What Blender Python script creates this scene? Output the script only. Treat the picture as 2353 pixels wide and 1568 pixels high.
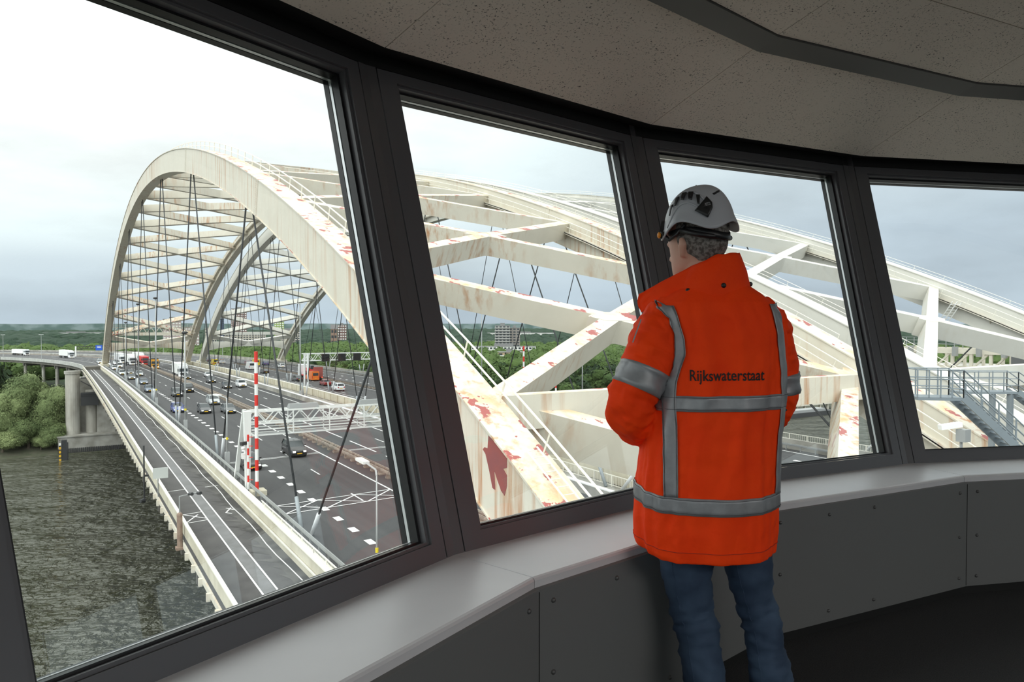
import bpy, bmesh, math, random
from mathutils import Vector, Matrix, noise
R = math.radians
for o in list(bpy.data.objects): bpy.data.objects.remove(o)
SC = bpy.context.scene
COL = SC.collection

# ------------------------------------------------------------------ camera, sky, exposure
TH = R(31.662)                      # the room looks 31.7 degrees right of the bridge axis (bridge runs along +Y)
CAMZ = 1.39
cam_data = bpy.data.cameras.new('camera')
cam_data.sensor_width = 36.0
cam_data.lens = 36.0 * 1690.0 / 2353.0
cam_data.clip_start = 0.05
cam_data.clip_end = 20000
cam = bpy.data.objects.new('camera', cam_data)
COL.objects.link(cam)
cam.location = (0, 0, CAMZ)
cam.rotation_euler = (R(90 - 1.322), 0, -TH)
SC.camera = cam

SC.view_settings.view_transform = 'Standard'
SC.view_settings.look = 'None'
SC.view_settings.exposure = 0.0
SC.view_settings.gamma = 1.0
SC.view_settings.use_curve_mapping = False

world = bpy.data.worlds.new('overcast_sky')
SC.world = world
world.use_nodes = True
wn = world.node_tree; wn.nodes.clear()
def N(t, ty, **kw):
    n = t.nodes.new(ty)
    for k, v in kw.items():
        if k.startswith('i_'):
            key = k[2:]
            n.inputs[int(key) if key.isdigit() else key.replace('_', ' ')].default_value = v
        else: setattr(n, k, v)
    return n
SUNSIDE = 1.6
def build_sky(t):
    L = t.links.new
    tc = N(t, 'ShaderNodeTexCoord')
    nrm = N(t, 'ShaderNodeVectorMath', operation='NORMALIZE'); L(tc.outputs['Generated'], nrm.inputs[0])
    sep = N(t, 'ShaderNodeSeparateXYZ'); L(nrm.outputs[0], sep.inputs[0])
    # cloud layer: flatten direction so clouds stretch along the horizon
    zc = N(t, 'ShaderNodeMath', operation='MULTIPLY_ADD', i_1=3.2, i_2=0.0); L(sep.outputs['Z'], zc.inputs[0])
    comb = N(t, 'ShaderNodeCombineXYZ'); L(sep.outputs['X'], comb.inputs[0]); L(sep.outputs['Y'], comb.inputs[1]); L(zc.outputs[0], comb.inputs[2])
    n1 = N(t, 'ShaderNodeTexNoise', i_Scale=2.6, i_Detail=7.0, i_Roughness=0.52); L(comb.outputs[0], n1.inputs['Vector'])
    n2 = N(t, 'ShaderNodeTexNoise', i_Scale=1.1, i_Detail=3.0, i_Roughness=0.5); L(comb.outputs[0], n2.inputs['Vector'])
    # elevation ramp, bent by the big noise
    bend = N(t, 'ShaderNodeMath', operation='MULTIPLY_ADD', i_1=0.30, i_2=-0.15); L(n2.outputs['Fac'], bend.inputs[0])
    # the cloud bank reaches higher to the right (+X) than to the left
    side = N(t, 'ShaderNodeMath', operation='MULTIPLY', i_1=-0.125); L(sep.outputs['X'], side.inputs[0])
    el = N(t, 'ShaderNodeMath', operation='ADD'); L(sep.outputs['Z'], el.inputs[0]); L(bend.outputs[0], el.inputs[1])
    el2 = N(t, 'ShaderNodeMath', operation='ADD'); L(el.outputs[0], el2.inputs[0]); L(side.outputs[0], el2.inputs[1])
    ramp = N(t, 'ShaderNodeValToRGB'); L(el2.outputs[0], ramp.inputs[0])
    cr = ramp.color_ramp; cr.elements[0].position = 0.0; cr.elements[0].color = (0.66, 0.75, 0.86, 1)
    cr.elements[1].position = 1.0; cr.elements[1].color = (2.7, 2.7, 2.65, 1)
    for p, c in ((0.08, (0.79, 0.87, 0.95)), (0.15, (1.05, 1.13, 1.17)), (0.24, (1.36, 1.38, 1.39)), (0.42, (1.7, 1.71, 1.71)), (0.65, (2.3, 2.3, 2.28))):
        e = cr.elements.new(p); e.color = (*c, 1)
    cl = N(t, 'ShaderNodeMapRange', clamp=True); L(n1.outputs['Fac'], cl.inputs['Value'])
    cl.inputs['From Min'].default_value = 0.40; cl.inputs['From Max'].default_value = 0.66
    cl.inputs['To Min'].default_value = 1.10; cl.inputs['To Max'].default_value = 0.80
    mul = N(t, 'ShaderNodeVectorMath', operation='SCALE'); L(ramp.outputs[0], mul.inputs[0]); L(cl.outputs[0], mul.inputs['Scale'])
    # the veiled sun stands behind the control room, so that side of the cloud cover is brighter
    dt = N(t, 'ShaderNodeVectorMath', operation='DOT_PRODUCT'); L(nrm.outputs[0], dt.inputs[0]); dt.inputs[1].default_value = (-0.72, -0.62, 0.31)
    br = N(t, 'ShaderNodeMapRange', interpolation_type='SMOOTHSTEP'); L(dt.outputs['Value'], br.inputs['Value'])
    br.inputs['From Min'].default_value = 0.05; br.inputs['From Max'].default_value = 0.85; br.inputs['To Min'].default_value = 1.0; br.inputs['To Max'].default_value = SUNSIDE
    mu3 = N(t, 'ShaderNodeVectorMath', operation='SCALE'); L(mul.outputs[0], mu3.inputs[0]); L(br.outputs[0], mu3.inputs['Scale'])
    bg = N(t, 'ShaderNodeBackground', i_Strength=1.0); L(mu3.outputs[0], bg.inputs['Color'])
    out = N(t, 'ShaderNodeOutputWorld'); L(bg.outputs[0], out.inputs['Surface'])
build_sky(wn)
# a soft, hidden sun behind the cloud cover
sd = bpy.data.lights.new('cloud_veiled_sun', 'SUN'); sd.energy = 0.45; sd.angle = R(60); sd.color = (1.0, 0.97, 0.92)
sun = bpy.data.objects.new('cloud_veiled_sun', sd); COL.objects.link(sun)
sun.rotation_euler = (R(40), 0, R(-49))

# ------------------------------------------------------------------ materials
MATS = {}
def mat(name, col, rough=0.6, metal=0.0, col2=None, scale=5.0, detail=5.0, lo=0.35, hi=0.65, bump=0.0, bscale=None, bdist=0.01, spec=0.5, emit=None, estr=0.0, coat=0.0, stretch=None, sheen=0.0):
    if name in MATS: return MATS[name]
    m = bpy.data.materials.new(name); m.use_nodes = True
    t = m.node_tree; b = t.nodes['Principled BSDF']; L = t.links.new
    b.inputs['Base Color'].default_value = (*col, 1); b.inputs['Roughness'].default_value = rough
    b.inputs['Metallic'].default_value = metal; b.inputs['Specular IOR Level'].default_value = spec
    b.inputs['Coat Weight'].default_value = coat
    b.inputs['Sheen Weight'].default_value = sheen
    if emit: b.inputs['Emission Color'].default_value = (*emit, 1); b.inputs['Emission Strength'].default_value = estr
    g = None
    if col2 or bump:
        g = N(t, 'ShaderNodeNewGeometry')
        vec = g.outputs['Position']
        if stretch:
            mp = N(t, 'ShaderNodeMapping'); mp.inputs['Scale'].default_value = stretch
            L(vec, mp.inputs['Vector']); vec = mp.outputs[0]
    if col2:
        n = N(t, 'ShaderNodeTexNoise', i_Scale=scale, i_Detail=detail); L(vec, n.inputs['Vector'])
        r = N(t, 'ShaderNodeMapRange'); L(n.outputs['Fac'], r.inputs['Value'])
        r.inputs['From Min'].default_value = lo; r.inputs['From Max'].default_value = hi
        mx = N(t, 'ShaderNodeMix', data_type='RGBA'); L(r.outputs[0], mx.inputs[0])
        mx.inputs[6].default_value = (*col, 1); mx.inputs[7].default_value = (*col2, 1)
        L(mx.outputs[2], b.inputs['Base Color'])
    if bump:
        n = N(t, 'ShaderNodeTexNoise', i_Scale=bscale or scale, i_Detail=4.0); L(vec, n.inputs['Vector'])
        bp = N(t, 'ShaderNodeBump', i_Strength=bump, i_Distance=bdist); L(n.outputs['Fac'], bp.inputs['Height'])
        L(bp.outputs[0], b.inputs['Normal'])
    MATS[name] = m
    return m

def paint_mat(name, base, streak, peel, streak_amt=0.5, peel_amt=0.0, grime=0.15):
    """painted steel: vertical rust streaks on the webs and patches of bare red primer"""
    m = bpy.data.materials.new(name); m.use_nodes = True
    t = m.node_tree; b = t.nodes['Principled BSDF']; L = t.links.new
    b.inputs['Roughness'].default_value = 0.55
    g = N(t, 'ShaderNodeNewGeometry')
    mp = N(t, 'ShaderNodeMapping'); mp.inputs['Scale'].default_value = (1.6, 1.6, 0.10); L(g.outputs['Position'], mp.inputs['Vector'])
    n = N(t, 'ShaderNodeTexNoise', i_Scale=1.2, i_Detail=6.0, i_Roughness=0.6); L(mp.outputs[0], n.inputs['Vector'])
    big = N(t, 'ShaderNodeTexNoise', i_Scale=0.09, i_Detail=3.0); L(g.outputs['Position'], big.inputs['Vector'])
    r = N(t, 'ShaderNodeMapRange'); L(n.outputs['Fac'], r.inputs['Value']); r.inputs['From Min'].default_value = 0.50; r.inputs['From Max'].default_value = 0.68
    rb = N(t, 'ShaderNodeMapRange'); L(big.outputs['Fac'], rb.inputs['Value']); rb.inputs['From Min'].default_value = 0.42; rb.inputs['From Max'].default_value = 0.62
    mu = N(t, 'ShaderNodeMath', operation='MULTIPLY'); L(r.outputs[0], mu.inputs[0]); L(rb.outputs[0], mu.inputs[1])
    mu2 = N(t, 'ShaderNodeMath', operation='MULTIPLY', i_1=streak_amt); L(mu.outputs[0], mu2.inputs[0])
    mx = N(t, 'ShaderNodeMix', data_type='RGBA'); L(mu2.outputs[0], mx.inputs[0]); mx.inputs[6].default_value = (*base, 1); mx.inputs[7].default_value = (*streak, 1)
    gr = N(t, 'ShaderNodeTexNoise', i_Scale=0.6, i_Detail=8.0, i_Roughness=0.65); L(g.outputs['Position'], gr.inputs['Vector'])
    gm = N(t, 'ShaderNodeMapRange'); L(gr.outputs['Fac'], gm.inputs['Value']); gm.inputs['From Min'].default_value = 0.45; gm.inputs['From Max'].default_value = 0.75; gm.inputs['To Max'].default_value = grime
    mg = N(t, 'ShaderNodeMix', data_type='RGBA'); L(gm.outputs[0], mg.inputs[0]); L(mx.outputs[2], mg.inputs[6]); mg.inputs[7].default_value = (0.30, 0.26, 0.20, 1)
    # ochre rust bloom on the faces that look up
    on = N(t, 'ShaderNodeTexNoise', i_Scale=0.55, i_Detail=7.0, i_Roughness=0.6); L(g.outputs['Position'], on.inputs['Vector'])
    orr = N(t, 'ShaderNodeMapRange'); L(on.outputs['Fac'], orr.inputs['Value']); orr.inputs['From Min'].default_value = 0.48; orr.inputs['From Max'].default_value = 0.66; orr.inputs['To Max'].default_value = 0.75 * streak_amt
    s0 = N(t, 'ShaderNodeSeparateXYZ'); L(g.outputs['Normal'], s0.inputs[0])
    u0 = N(t, 'ShaderNodeMapRange'); L(s0.outputs['Z'], u0.inputs['Value']); u0.inputs['From Min'].default_value = 0.2; u0.inputs['From Max'].default_value = 0.35
    m0 = N(t, 'ShaderNodeMath', operation='MULTIPLY'); L(orr.outputs[0], m0.inputs[0]); L(u0.outputs[0], m0.inputs[1])
    mo = N(t, 'ShaderNodeMix', data_type='RGBA'); L(m0.outputs[0], mo.inputs[0]); L(mg.outputs[2], mo.inputs[6]); mo.inputs[7].default_value = (0.62, 0.40, 0.20, 1)
    last = mo
    if peel_amt > 0:
        pn = N(t, 'ShaderNodeTexNoise', i_Scale=0.75, i_Detail=9.0, i_Roughness=0.62); L(g.outputs['Position'], pn.inputs['Vector'])
        pr = N(t, 'ShaderNodeMapRange'); L(pn.outputs['Fac'], pr.inputs['Value']); pr.inputs['From Min'].default_value = 0.625 - 0.1 * peel_amt; pr.inputs['From Max'].default_value = 0.635 - 0.1 * peel_amt
        # flaking happens where water stands: on faces that look up
        sp = N(t, 'ShaderNodeSeparateXYZ'); L(g.outputs['Normal'], sp.inputs[0])
        ur = N(t, 'ShaderNodeMapRange'); L(sp.outputs['Z'], ur.inputs['Value']); ur.inputs['From Min'].default_value = 0.25; ur.inputs['From Max'].default_value = 0.35
        mm = N(t, 'ShaderNodeMath', operation='MULTIPLY'); L(pr.outputs[0], mm.inputs[0]); L(ur.outputs[0], mm.inputs[1])
        mp2 = N(t, 'ShaderNodeMix', data_type='RGBA'); L(mm.outputs[0], mp2.inputs[0]); L(last.outputs[2], mp2.inputs[6]); mp2.inputs[7].default_value = (*peel, 1)
        last = mp2
    L(last.outputs[2], b.inputs['Base Color'])
    MATS[name] = m
    return m

def glass_mat(name, tint=(0.93, 0.96, 0.95), refl=1.0):
    m = bpy.data.materials.new(name); m.use_nodes = True
    t = m.node_tree; t.nodes.clear(); L = t.links.new
    tr = N(t, 'ShaderNodeBsdfTransparent', i_Color=(*tint, 1))
    gl = N(t, 'ShaderNodeBsdfGlossy', i_Roughness=0.0)
    lw = N(t, 'ShaderNodeLayerWeight', i_Blend=0.5)
    pw = N(t, 'ShaderNodeMath', operation='POWER', i_1=4.5); L(lw.outputs['Facing'], pw.inputs[0])
    mu = N(t, 'ShaderNodeMath', operation='MULTIPLY_ADD', i_1=0.85 * refl, i_2=0.036 * refl); L(pw.outputs[0], mu.inputs[0])
    mx = N(t, 'ShaderNodeMixShader'); L(mu.outputs[0], mx.inputs[0]); L(tr.outputs[0], mx.inputs[1]); L(gl.outputs[0], mx.inputs[2])
    o = N(t, 'ShaderNodeOutputMaterial'); L(mx.outputs[0], o.inputs[0])
    MATS[name] = m
    return m

M_FRAME = mat('grey_aluminium_frame', (0.105, 0.105, 0.112), 0.34, 0.0, spec=0.5)
M_POST = mat('grey_post_cladding', (0.100, 0.098, 0.102), 0.30)
M_BLACK = mat('black_recess', (0.006, 0.006, 0.006), 0.7)
M_RUBBER = mat('black_rubber', (0.010, 0.010, 0.011), 0.35)
M_SPACER = mat('aluminium_spacer', (0.75, 0.77, 0.78), 0.3, 0.6)
M_PANE = glass_mat('window_glass', refl=1.5)
M_SILL = mat('grey_laminate_sill', (0.68, 0.68, 0.70), 0.33, col2=(0.63, 0.63, 0.65), scale=3.0, spec=0.6)
M_PARAPET = mat('grey_wall_panel', (0.16, 0.163, 0.163), 0.5, bump=0.15, bscale=160, bdist=0.001)
M_BOLT = mat('panel_screw', (0.11, 0.11, 0.11), 0.4, 0.3)
M_CARPET = mat('dark_carpet', (0.016, 0.017, 0.018), 0.95, col2=(0.035, 0.036, 0.038), scale=220, bump=0.8, bscale=300, bdist=0.004)
M_CHANNEL = mat('ceiling_channel', (0.085, 0.083, 0.078), 0.5)
def ceiling_mat():
    m = bpy.data.materials.new('acoustic_plaster_panel'); m.use_nodes = True
    t = m.node_tree; b = t.nodes['Principled BSDF']; L = t.links.new
    b.inputs['Roughness'].default_value = 0.9
    g = N(t, 'ShaderNodeNewGeometry')
    n = N(t, 'ShaderNodeTexNoise', i_Scale=110.0, i_Detail=3.0, i_Roughness=0.7); L(g.outputs['Position'], n.inputs['Vector'])
    r = N(t, 'ShaderNodeMapRange'); L(n.outputs['Fac'], r.inputs['Value']); r.inputs['From Min'].default_value = 0.59; r.inputs['From Max'].default_value = 0.65
    n2 = N(t, 'ShaderNodeTexNoise', i_Scale=9.0, i_Detail=5.0); L(g.outputs['Position'], n2.inputs['Vector'])
    r2 = N(t, 'ShaderNodeMapRange'); L(n2.outputs['Fac'], r2.inputs['Value']); r2.inputs['From Min'].default_value = 0.3; r2.inputs['From Max'].default_value = 0.55
    mu = N(t, 'ShaderNodeMath', operation='MULTIPLY'); L(r.outputs[0], mu.inputs[0]); L(r2.outputs[0], mu.inputs[1])
    mx = N(t, 'ShaderNodeMix', data_type='RGBA'); L(mu.outputs[0], mx.inputs[0]); mx.inputs[6].default_value = (0.80, 0.725, 0.65, 1); mx.inputs[7].default_value = (0.08, 0.075, 0.07, 1)
    L(mx.outputs[2], b.inputs['Base Color'])
    bp = N(t, 'ShaderNodeBump', i_Strength=0.5, i_Distance=0.003); bp.invert = True; L(mu.outputs[0], bp.inputs['Height']); L(bp.outputs[0], b.inputs['Normal'])
    return m
M_CEIL = ceiling_mat()
CREAM = (0.80, 0.755, 0.66)
M_CREAM = paint_mat('cream_painted_steel', (0.66, 0.62, 0.53), (0.42, 0.19, 0.07), (0.42, 0.11, 0.09), 0.55, 0.0)
M_CREAMPEEL = paint_mat('weathered_cream_steel', (0.64, 0.60, 0.51), (0.42, 0.19, 0.07), (0.33, 0.08, 0.07), 1.0, 0.45)
M_WHITE = paint_mat('pale_grey_painted_steel', (0.62, 0.61, 0.56), (0.40, 0.34, 0.25), (0.4, 0.1, 0.1), 0.25, 0.0, 0.10)
M_RAILC = mat('cream_handrail_paint', (0.80, 0.77, 0.68), 0.5)
M_CABLE = mat('dark_steel_cable', (0.030, 0.034, 0.038), 0.5)
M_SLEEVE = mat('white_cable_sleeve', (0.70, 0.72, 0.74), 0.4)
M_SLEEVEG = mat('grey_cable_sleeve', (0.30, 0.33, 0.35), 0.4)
M_ASPH = mat('motorway_asphalt', (0.052, 0.052, 0.055), 0.85, col2=(0.070, 0.070, 0.072), scale=0.55, stretch=(2.4, 0.03, 1), detail=6)
M_PATH = mat('cycle_path_asphalt', (0.062, 0.059, 0.060), 0.85, col2=(0.082, 0.079, 0.078), scale=0.8, detail=8)
M_PATHD = mat('stained_path_edge', (0.045, 0.043, 0.042), 0.85, col2=(0.095, 0.092, 0.088), scale=0.5, detail=9, lo=0.42, hi=0.58)
M_GREYSTRIP = mat('grey_concrete_strip', (0.18, 0.18, 0.185), 0.8, col2=(0.14, 0.14, 0.14), scale=1.0)
M_LINE = mat('white_road_paint', (0.80, 0.80, 0.79), 0.7)
M_PARA = mat('cream_concrete_barrier', (0.60, 0.56, 0.45), 0.7, col2=(0.48, 0.44, 0.34), scale=0.7, detail=7)
M_CONC = mat('weathered_concrete', (0.40, 0.385, 0.35), 0.9, col2=(0.24, 0.23, 0.20), scale=0.35, detail=9)
M_CONCD = mat('dark_concrete', (0.10, 0.095, 0.085), 0.9, col2=(0.16, 0.15, 0.13), scale=0.3, detail=8)
M_GALV = mat('galvanised_rail', (0.33, 0.34, 0.34), 0.5, 0.3)
M_RUSTG = mat('rusty_guard_rail', (0.23, 0.19, 0.16), 0.7, col2=(0.40, 0.34, 0.28), scale=2.0)
M_LAMP = mat('grey_lamp_mast', (0.42, 0.43, 0.43), 0.5, 0.2)
M_GANTRY = mat('white_gantry_paint', (0.78, 0.79, 0.77), 0.5)
M_DARK = mat('dark_metal', (0.035, 0.036, 0.038), 0.5)
M_RED = mat('signal_red_paint', (0.66, 0.03, 0.02), 0.5)
M_WHT = mat('gloss_white_paint', (0.82, 0.82, 0.80), 0.4)
M_STAIR = mat('galvanised_grey_stair', (0.22, 0.255, 0.28), 0.5, 0.3)

# ------------------------------------------------------------------ mesh helpers
class MB:
    """collects shapes and links them as ONE mesh object"""
    def __init__(self, room=False):
        self.v = []; self.f = []; self.mi = []; self.cur = 0; self.room = room
    def _add(self, vs, fs):
        o = len(self.v); self.v += [Vector(a) for a in vs]
        for f in fs: self.f.append([o + i for i in f]); self.mi.append(self.cur)
    def m(self, i): self.cur = i; return self
    def quad(self, a, b, c, d): self._add([a, b, c, d], [(0, 1, 2, 3)])
    def hexa(self, p):  # 8 corners: 4 bottom ccw, 4 top ccw
        self._add(p, [(3, 2, 1, 0), (4, 5, 6, 7), (0, 1, 5, 4), (1, 2, 6, 5), (2, 3, 7, 6), (3, 0, 4, 7)])
    def box(self, x0, x1, y0, y1, z0, z1):
        self.hexa([(x0, y0, z0), (x1, y0, z0), (x1, y1, z0), (x0, y1, z0), (x0, y0, z1), (x1, y0, z1), (x1, y1, z1), (x0, y1, z1)])
    def beam(self, a, b, w, h, up=(0, 0, 1)):
        a = Vector(a); b = Vector(b); d = (b - a).normalized(); s = d.cross(Vector(up))
        if s.length < 1e-4: s = d.cross(Vector((1, 0, 0)))
        s.normalize(); u = s.cross(d).normalized(); s *= w / 2; u *= h / 2
        self.hexa([a - s - u, a + s - u, b + s - u, b - s - u, a - s + u, a + s + u, b + s + u, b - s + u])
    def tube(self, pts, r, n=6, caps=True):
        pts = [Vector(p) for p in pts]
        if not hasattr(r, '__len__'): r = [r] * len(pts)
        rings = []; ref = Vector((0, 0, 1))
        d0 = (pts[1] - pts[0]).normalized()
        if abs(d0.dot(ref)) > 0.9: ref = Vector((1, 0, 0))
        vs = []; fs = []
        for i, p in enumerate(pts):
            d = (pts[min(i + 1, len(pts) - 1)] - pts[max(i - 1, 0)]).normalized()
            s = d.cross(ref).normalized(); u = s.cross(d)
            for k in range(n):
                a = 2 * math.pi * k / n; vs.append(p + (s * math.cos(a) + u * math.sin(a)) * r[i])
        for i in range(len(pts) - 1):
            for k in range(n):
                fs.append((i * n + k, i * n + (k + 1) % n, (i + 1) * n + (k + 1) % n, (i + 1) * n + k))
        if caps: fs.append(tuple(range(n))[::-1]); fs.append(tuple((len(pts) - 1) * n + k for k in range(n)))
        self._add(vs, fs)
    def loft(self, rings, closed=True, caps=True):
        n = len(rings[0]); vs = [p for r in rings for p in r]; fs = []
        for i in range(len(rings) - 1):
            for k in range(n if closed else n - 1):
                fs.append((i * n + k, i * n + (k + 1) % n, (i + 1) * n + (k + 1) % n, (i + 1) * n + k))
        if caps and closed: fs.append(tuple(range(n))[::-1]); fs.append(tuple((len(rings) - 1) * n + k for k in range(n)))
        self._add(vs, fs)
    def prism(self, poly, z0, z1):
        n = len(poly)
        self.loft([[(x, y, z0) for x, y in poly], [(x, y, z1) for x, y in poly]])
    def sphere(self, c, r, n=10, m=7, sq=(1, 1, 1)):
        c = Vector(c); rings = []
        for j in range(1, m):
            a = math.pi * j / m
            rings.append([(c.x + r * sq[0] * math.sin(a) * math.cos(2 * math.pi * k / n), c.y + r * sq[1] * math.sin(a) * math.sin(2 * math.pi * k / n), c.z - r * sq[2] * math.cos(a)) for k in range(n)])
        self.loft(rings)
    def mesh(self, name, mats):
        me = bpy.data.meshes.new(name)
        me.from_pydata([tuple(v) for v in self.v], [], self.f)
        for m_ in (mats if isinstance(mats, (list, tuple)) else [mats]): me.materials.append(m_)
        for p, i in zip(me.polygons, self.mi): p.material_index = i
        return me
    def build(self, name, mats, parent=None, smooth=False, bevel=0.0, recalc=False):
        vs = self.v
        if self.room: vs = [RM @ v for v in vs]
        n = max(1, len(vs))
        cx = sum(v.x for v in vs) / n; cy = sum(v.y for v in vs) / n; cz = min(v.z for v in vs)
        org = Vector((cx, cy, cz))
        self.v = [v - org for v in vs]
        me = self.mesh(name, mats); self.v = vs
        if recalc:
            bm = bmesh.new(); bm.from_mesh(me); bmesh.ops.recalc_face_normals(bm, faces=bm.faces); bm.to_mesh(me); bm.free()
        o = bpy.data.objects.new(name, me); COL.objects.link(o); o.location = org
        if parent is not None:
            o.parent = parent; pl = Vector(parent.location); q = parent.parent
            while q is not None: pl = pl + Vector(q.location) if False else pl; q = q.parent
            o.matrix_parent_inverse = Matrix.Translation(-WPOS[parent.name])
        WPOS[o.name] = org
        if smooth:
            for p in me.polygons: p.use_smooth = True
        if bevel:
            b = o.modifiers.new('bevel', 'BEVEL'); b.width = bevel; b.segments = 2; b.limit_method = 'ANGLE'; b.angle_limit = R(40)
        return o
WPOS = {}
RM = Matrix.Rotation(-TH, 4, 'Z')
def tag(o, label=None, cat=None, group=None, kind=None):
    if label: o['label'] = label
    if cat: o['category'] = cat
    if group: o['group'] = group
    if kind: o['kind'] = kind
    return o
def thing(name, label, cat, loc=(0, 0, 0), group=None, kind=None, room=False):
    o = bpy.data.objects.new(name, None); COL.objects.link(o); o.empty_display_size = 0.2
    p = Vector(loc)
    if room: p = RM @ p
    o.location = p; WPOS[o.name] = p.copy()
    return tag(o, label, cat, group, kind)
def copy_tree(o, parent=None):
    c = o.copy(); COL.objects.link(c); c.parent = parent
    for ch in list(o.children): copy_tree(ch, c)
    return c
ORD = ['nearest', 'second', 'third', 'fourth', 'fifth', 'sixth', 'seventh', 'eighth', 'ninth', 'tenth', 'eleventh', 'twelfth', 'thirteenth', 'fourteenth', 'fifteenth', 'sixteenth', 'seventeenth', 'eighteenth', 'nineteenth', 'twentieth']

# ------------------------------------------------------------------ control room (room frame: +Y is the way the camera looks)
CX0, CY0 = 4.016, -1.2
RF, RI, RO = 5.23, 5.575, 6.06
ZS, ZC = 0.614, 2.425
def PV(r, k, z):
    a = R(154 - 15 * k); return Vector((CX0 + r * math.cos(a), CY0 + r * math.sin(a), z))
KMIN, KMAX = -8, 13                 # window bays; the rest of the ring is solid wall
VIS = range(-1, 5)
def frame_of(k):
    a, b, c, d = PV(RI, k, ZS), PV(RI, k + 1, ZS), PV(RO, k, ZC), PV(RO, k + 1, ZC)
    m0 = (a + b) / 2; e = (b - a).normalized(); u = ((c + d) / 2 - m0); Ls = u.length; u.normalize()
    n = e.cross(u).normalized()
    if n.dot(Vector((CX0, CY0, 1)) - m0) > 0: n = -n
    return m0, e, u, n, Ls, (b - a).length / 2, (d - c).length / 2
def ring(mb, k, ins0, ins1, t00, t01, t10, t11, n0, n1):
    """a window-shaped ring between an outer and an inner trapezoid, from depth n0 to n1"""
    m0, e, u, n, Ls, w0, w1 = frame_of(k)
    W = lambda t: w0 + (w1 - w0) * t / Ls
    def P(s, t, d): return m0 + e * s + u * t + n * d
    xl = 0.065 if k == 0 else 0.022
    def trap(ins, ta, tb, d):
        q = ins + (xl if ins > 0.1 else 0)
        return [P(-(W(ta) - q), ta, d), P(W(ta) - ins, ta, d), P(W(tb) - ins, tb, d), P(-(W(tb) - q), tb, d)]
    A0, A1, B0, B1 = trap(ins0, t00, t01, n0), trap(ins0, t00, t01, n1), trap(ins1, t10, t11, n0), trap(ins1, t10, t11, n1)
    for i in range(4):
        j = (i + 1) % 4
        mb.hexa([A0[i], A0[j], B0[j], B0[i], A1[i], A1[j], B1[j], B1[i]])
for k in range(KMIN, KMAX):
    m0, e, u, n, Ls, w0, w1 = frame_of(k)
    root = thing('window_%d' % (k - KMIN + 1), None, None, m0, kind='structure', room=True)
    f = MB(True)
    ring(f, k, 0.045, 0.103, 0.0, 1.80, 0.060, 1.757, 0.0, 0.05)
    if k in VIS: ring(f, k, 0.1035, 0.116, 0.0605, 1.7565, 0.070, 1.746, 0.012, 0.07)
    f.build('window_frame', M_FRAME, root)
    g = MB(True); ring(g, k, 0.1165, 0.128, 0.0705, 1.7455, 0.078, 1.736, 0.035, 0.064); g.build('gasket', M_RUBBER, root)
    if k in VIS:
        g = MB(True); ring(g, k, 0.117, 0.126, 0.071, 1.745, 0.079, 1.738, 0.072, 0.084); g.build('glazing_spacer', M_SPACER, root)
        g = MB(True); ring(g, k, 0.1165, 0.128, 0.0705, 1.7455, 0.078, 1.736, 0.085, 0.108); g.build('outer_gasket', M_RUBBER, root)
    W = lambda t: w0 + (w1 - w0) * t / Ls
    P = lambda s, t, d: m0 + e * s + u * t + n * d
    p = MB(True); i_ = 0.108
    a = [(-(W(0.06) - i_), 0.06), (W(0.06) - i_, 0.06), (W(1.75) - i_, 1.75), (-(W(1.75) - i_), 1.75)]
    p.hexa([P(s, t, 0.0645) for s, t in a] + [P(s, t, 0.0705) for s, t in a]); p.build('pane', M_PANE, root)
for k in range(KMIN, KMAX + 1):
    # corner post between two bays
    b = MB(True); rings = []
    for z, rr in ((ZS, RI), (ZC, RO)):
        v = PV(rr, k, z); c = Vector((CX0, CY0, z)); out = (v - c).normalized()
        ring_ = []
        for kk, sg in ((k - 1, 1), (k + 1, -1)):
            w = PV(rr, kk, z); ee = (w - v).normalized(); ring_.append((v + ee * 0.040, v + ee * 0.040 + out * 0.10))
        rings.append([ring_[0][0], v, ring_[1][0], ring_[1][1], v + out * 0.12, ring_[0][1]])
    b.loft(rings); b.build('trim_%d' % (k - KMIN + 1), M_POST, recalc=True)['kind'] = 'structure'
NT = KMAX - KMIN + 2
# window sills, one laminate board per bay, and the parapet panels under them
for k in range(KMIN, KMAX):
    s = MB(True)
    a, b_, c, d = PV(RF, k, ZS), PV(RF, k + 1, ZS), PV(RI + 0.02, k + 1, ZS), PV(RI + 0.02, k, ZS)
    e = (b_ - a).normalized() * 0.0012
    nn = (Vector((CX0, CY0, ZS)) - (a + b_) / 2).normalized()
    th = Vector((0, 0, 0.032))
    # profile with a rounded nosing
    prof = [(0.0, -0.032), (-0.0, -0.010), (0.004, -0.003), (0.011, 0.0)]
    r0 = [a - nn * o + Vector((0, 0, h)) + e for o, h in prof] + [d + e, d + e - th]
    r1 = [b_ - nn * o + Vector((0, 0, h)) - e for o, h in prof] + [c - e, c - e - th]
    s.loft([r0, r1])
    o = s.build('trim_%d' % NT, M_SILL, recalc=True); NT += 1; o['kind'] = 'structure'
def wall_bay(k, side):
    w = MB(True); rr = RF - 0.018
    w.hexa([PV(rr, k, 0.05), PV(rr, k + 1, 0.05), PV(RI, k + 1, 0.05), PV(RI, k, 0.05), PV(rr, k, ZS - 0.032), PV(rr, k + 1, ZS - 0.032), PV(RI, k + 1, ZS - 0.032), PV(RI, k, ZS - 0.032)])
    return w
sides = {'left': range(KMIN, 0), 'front': range(0, 3), 'right': range(3, KMAX)}
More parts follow.
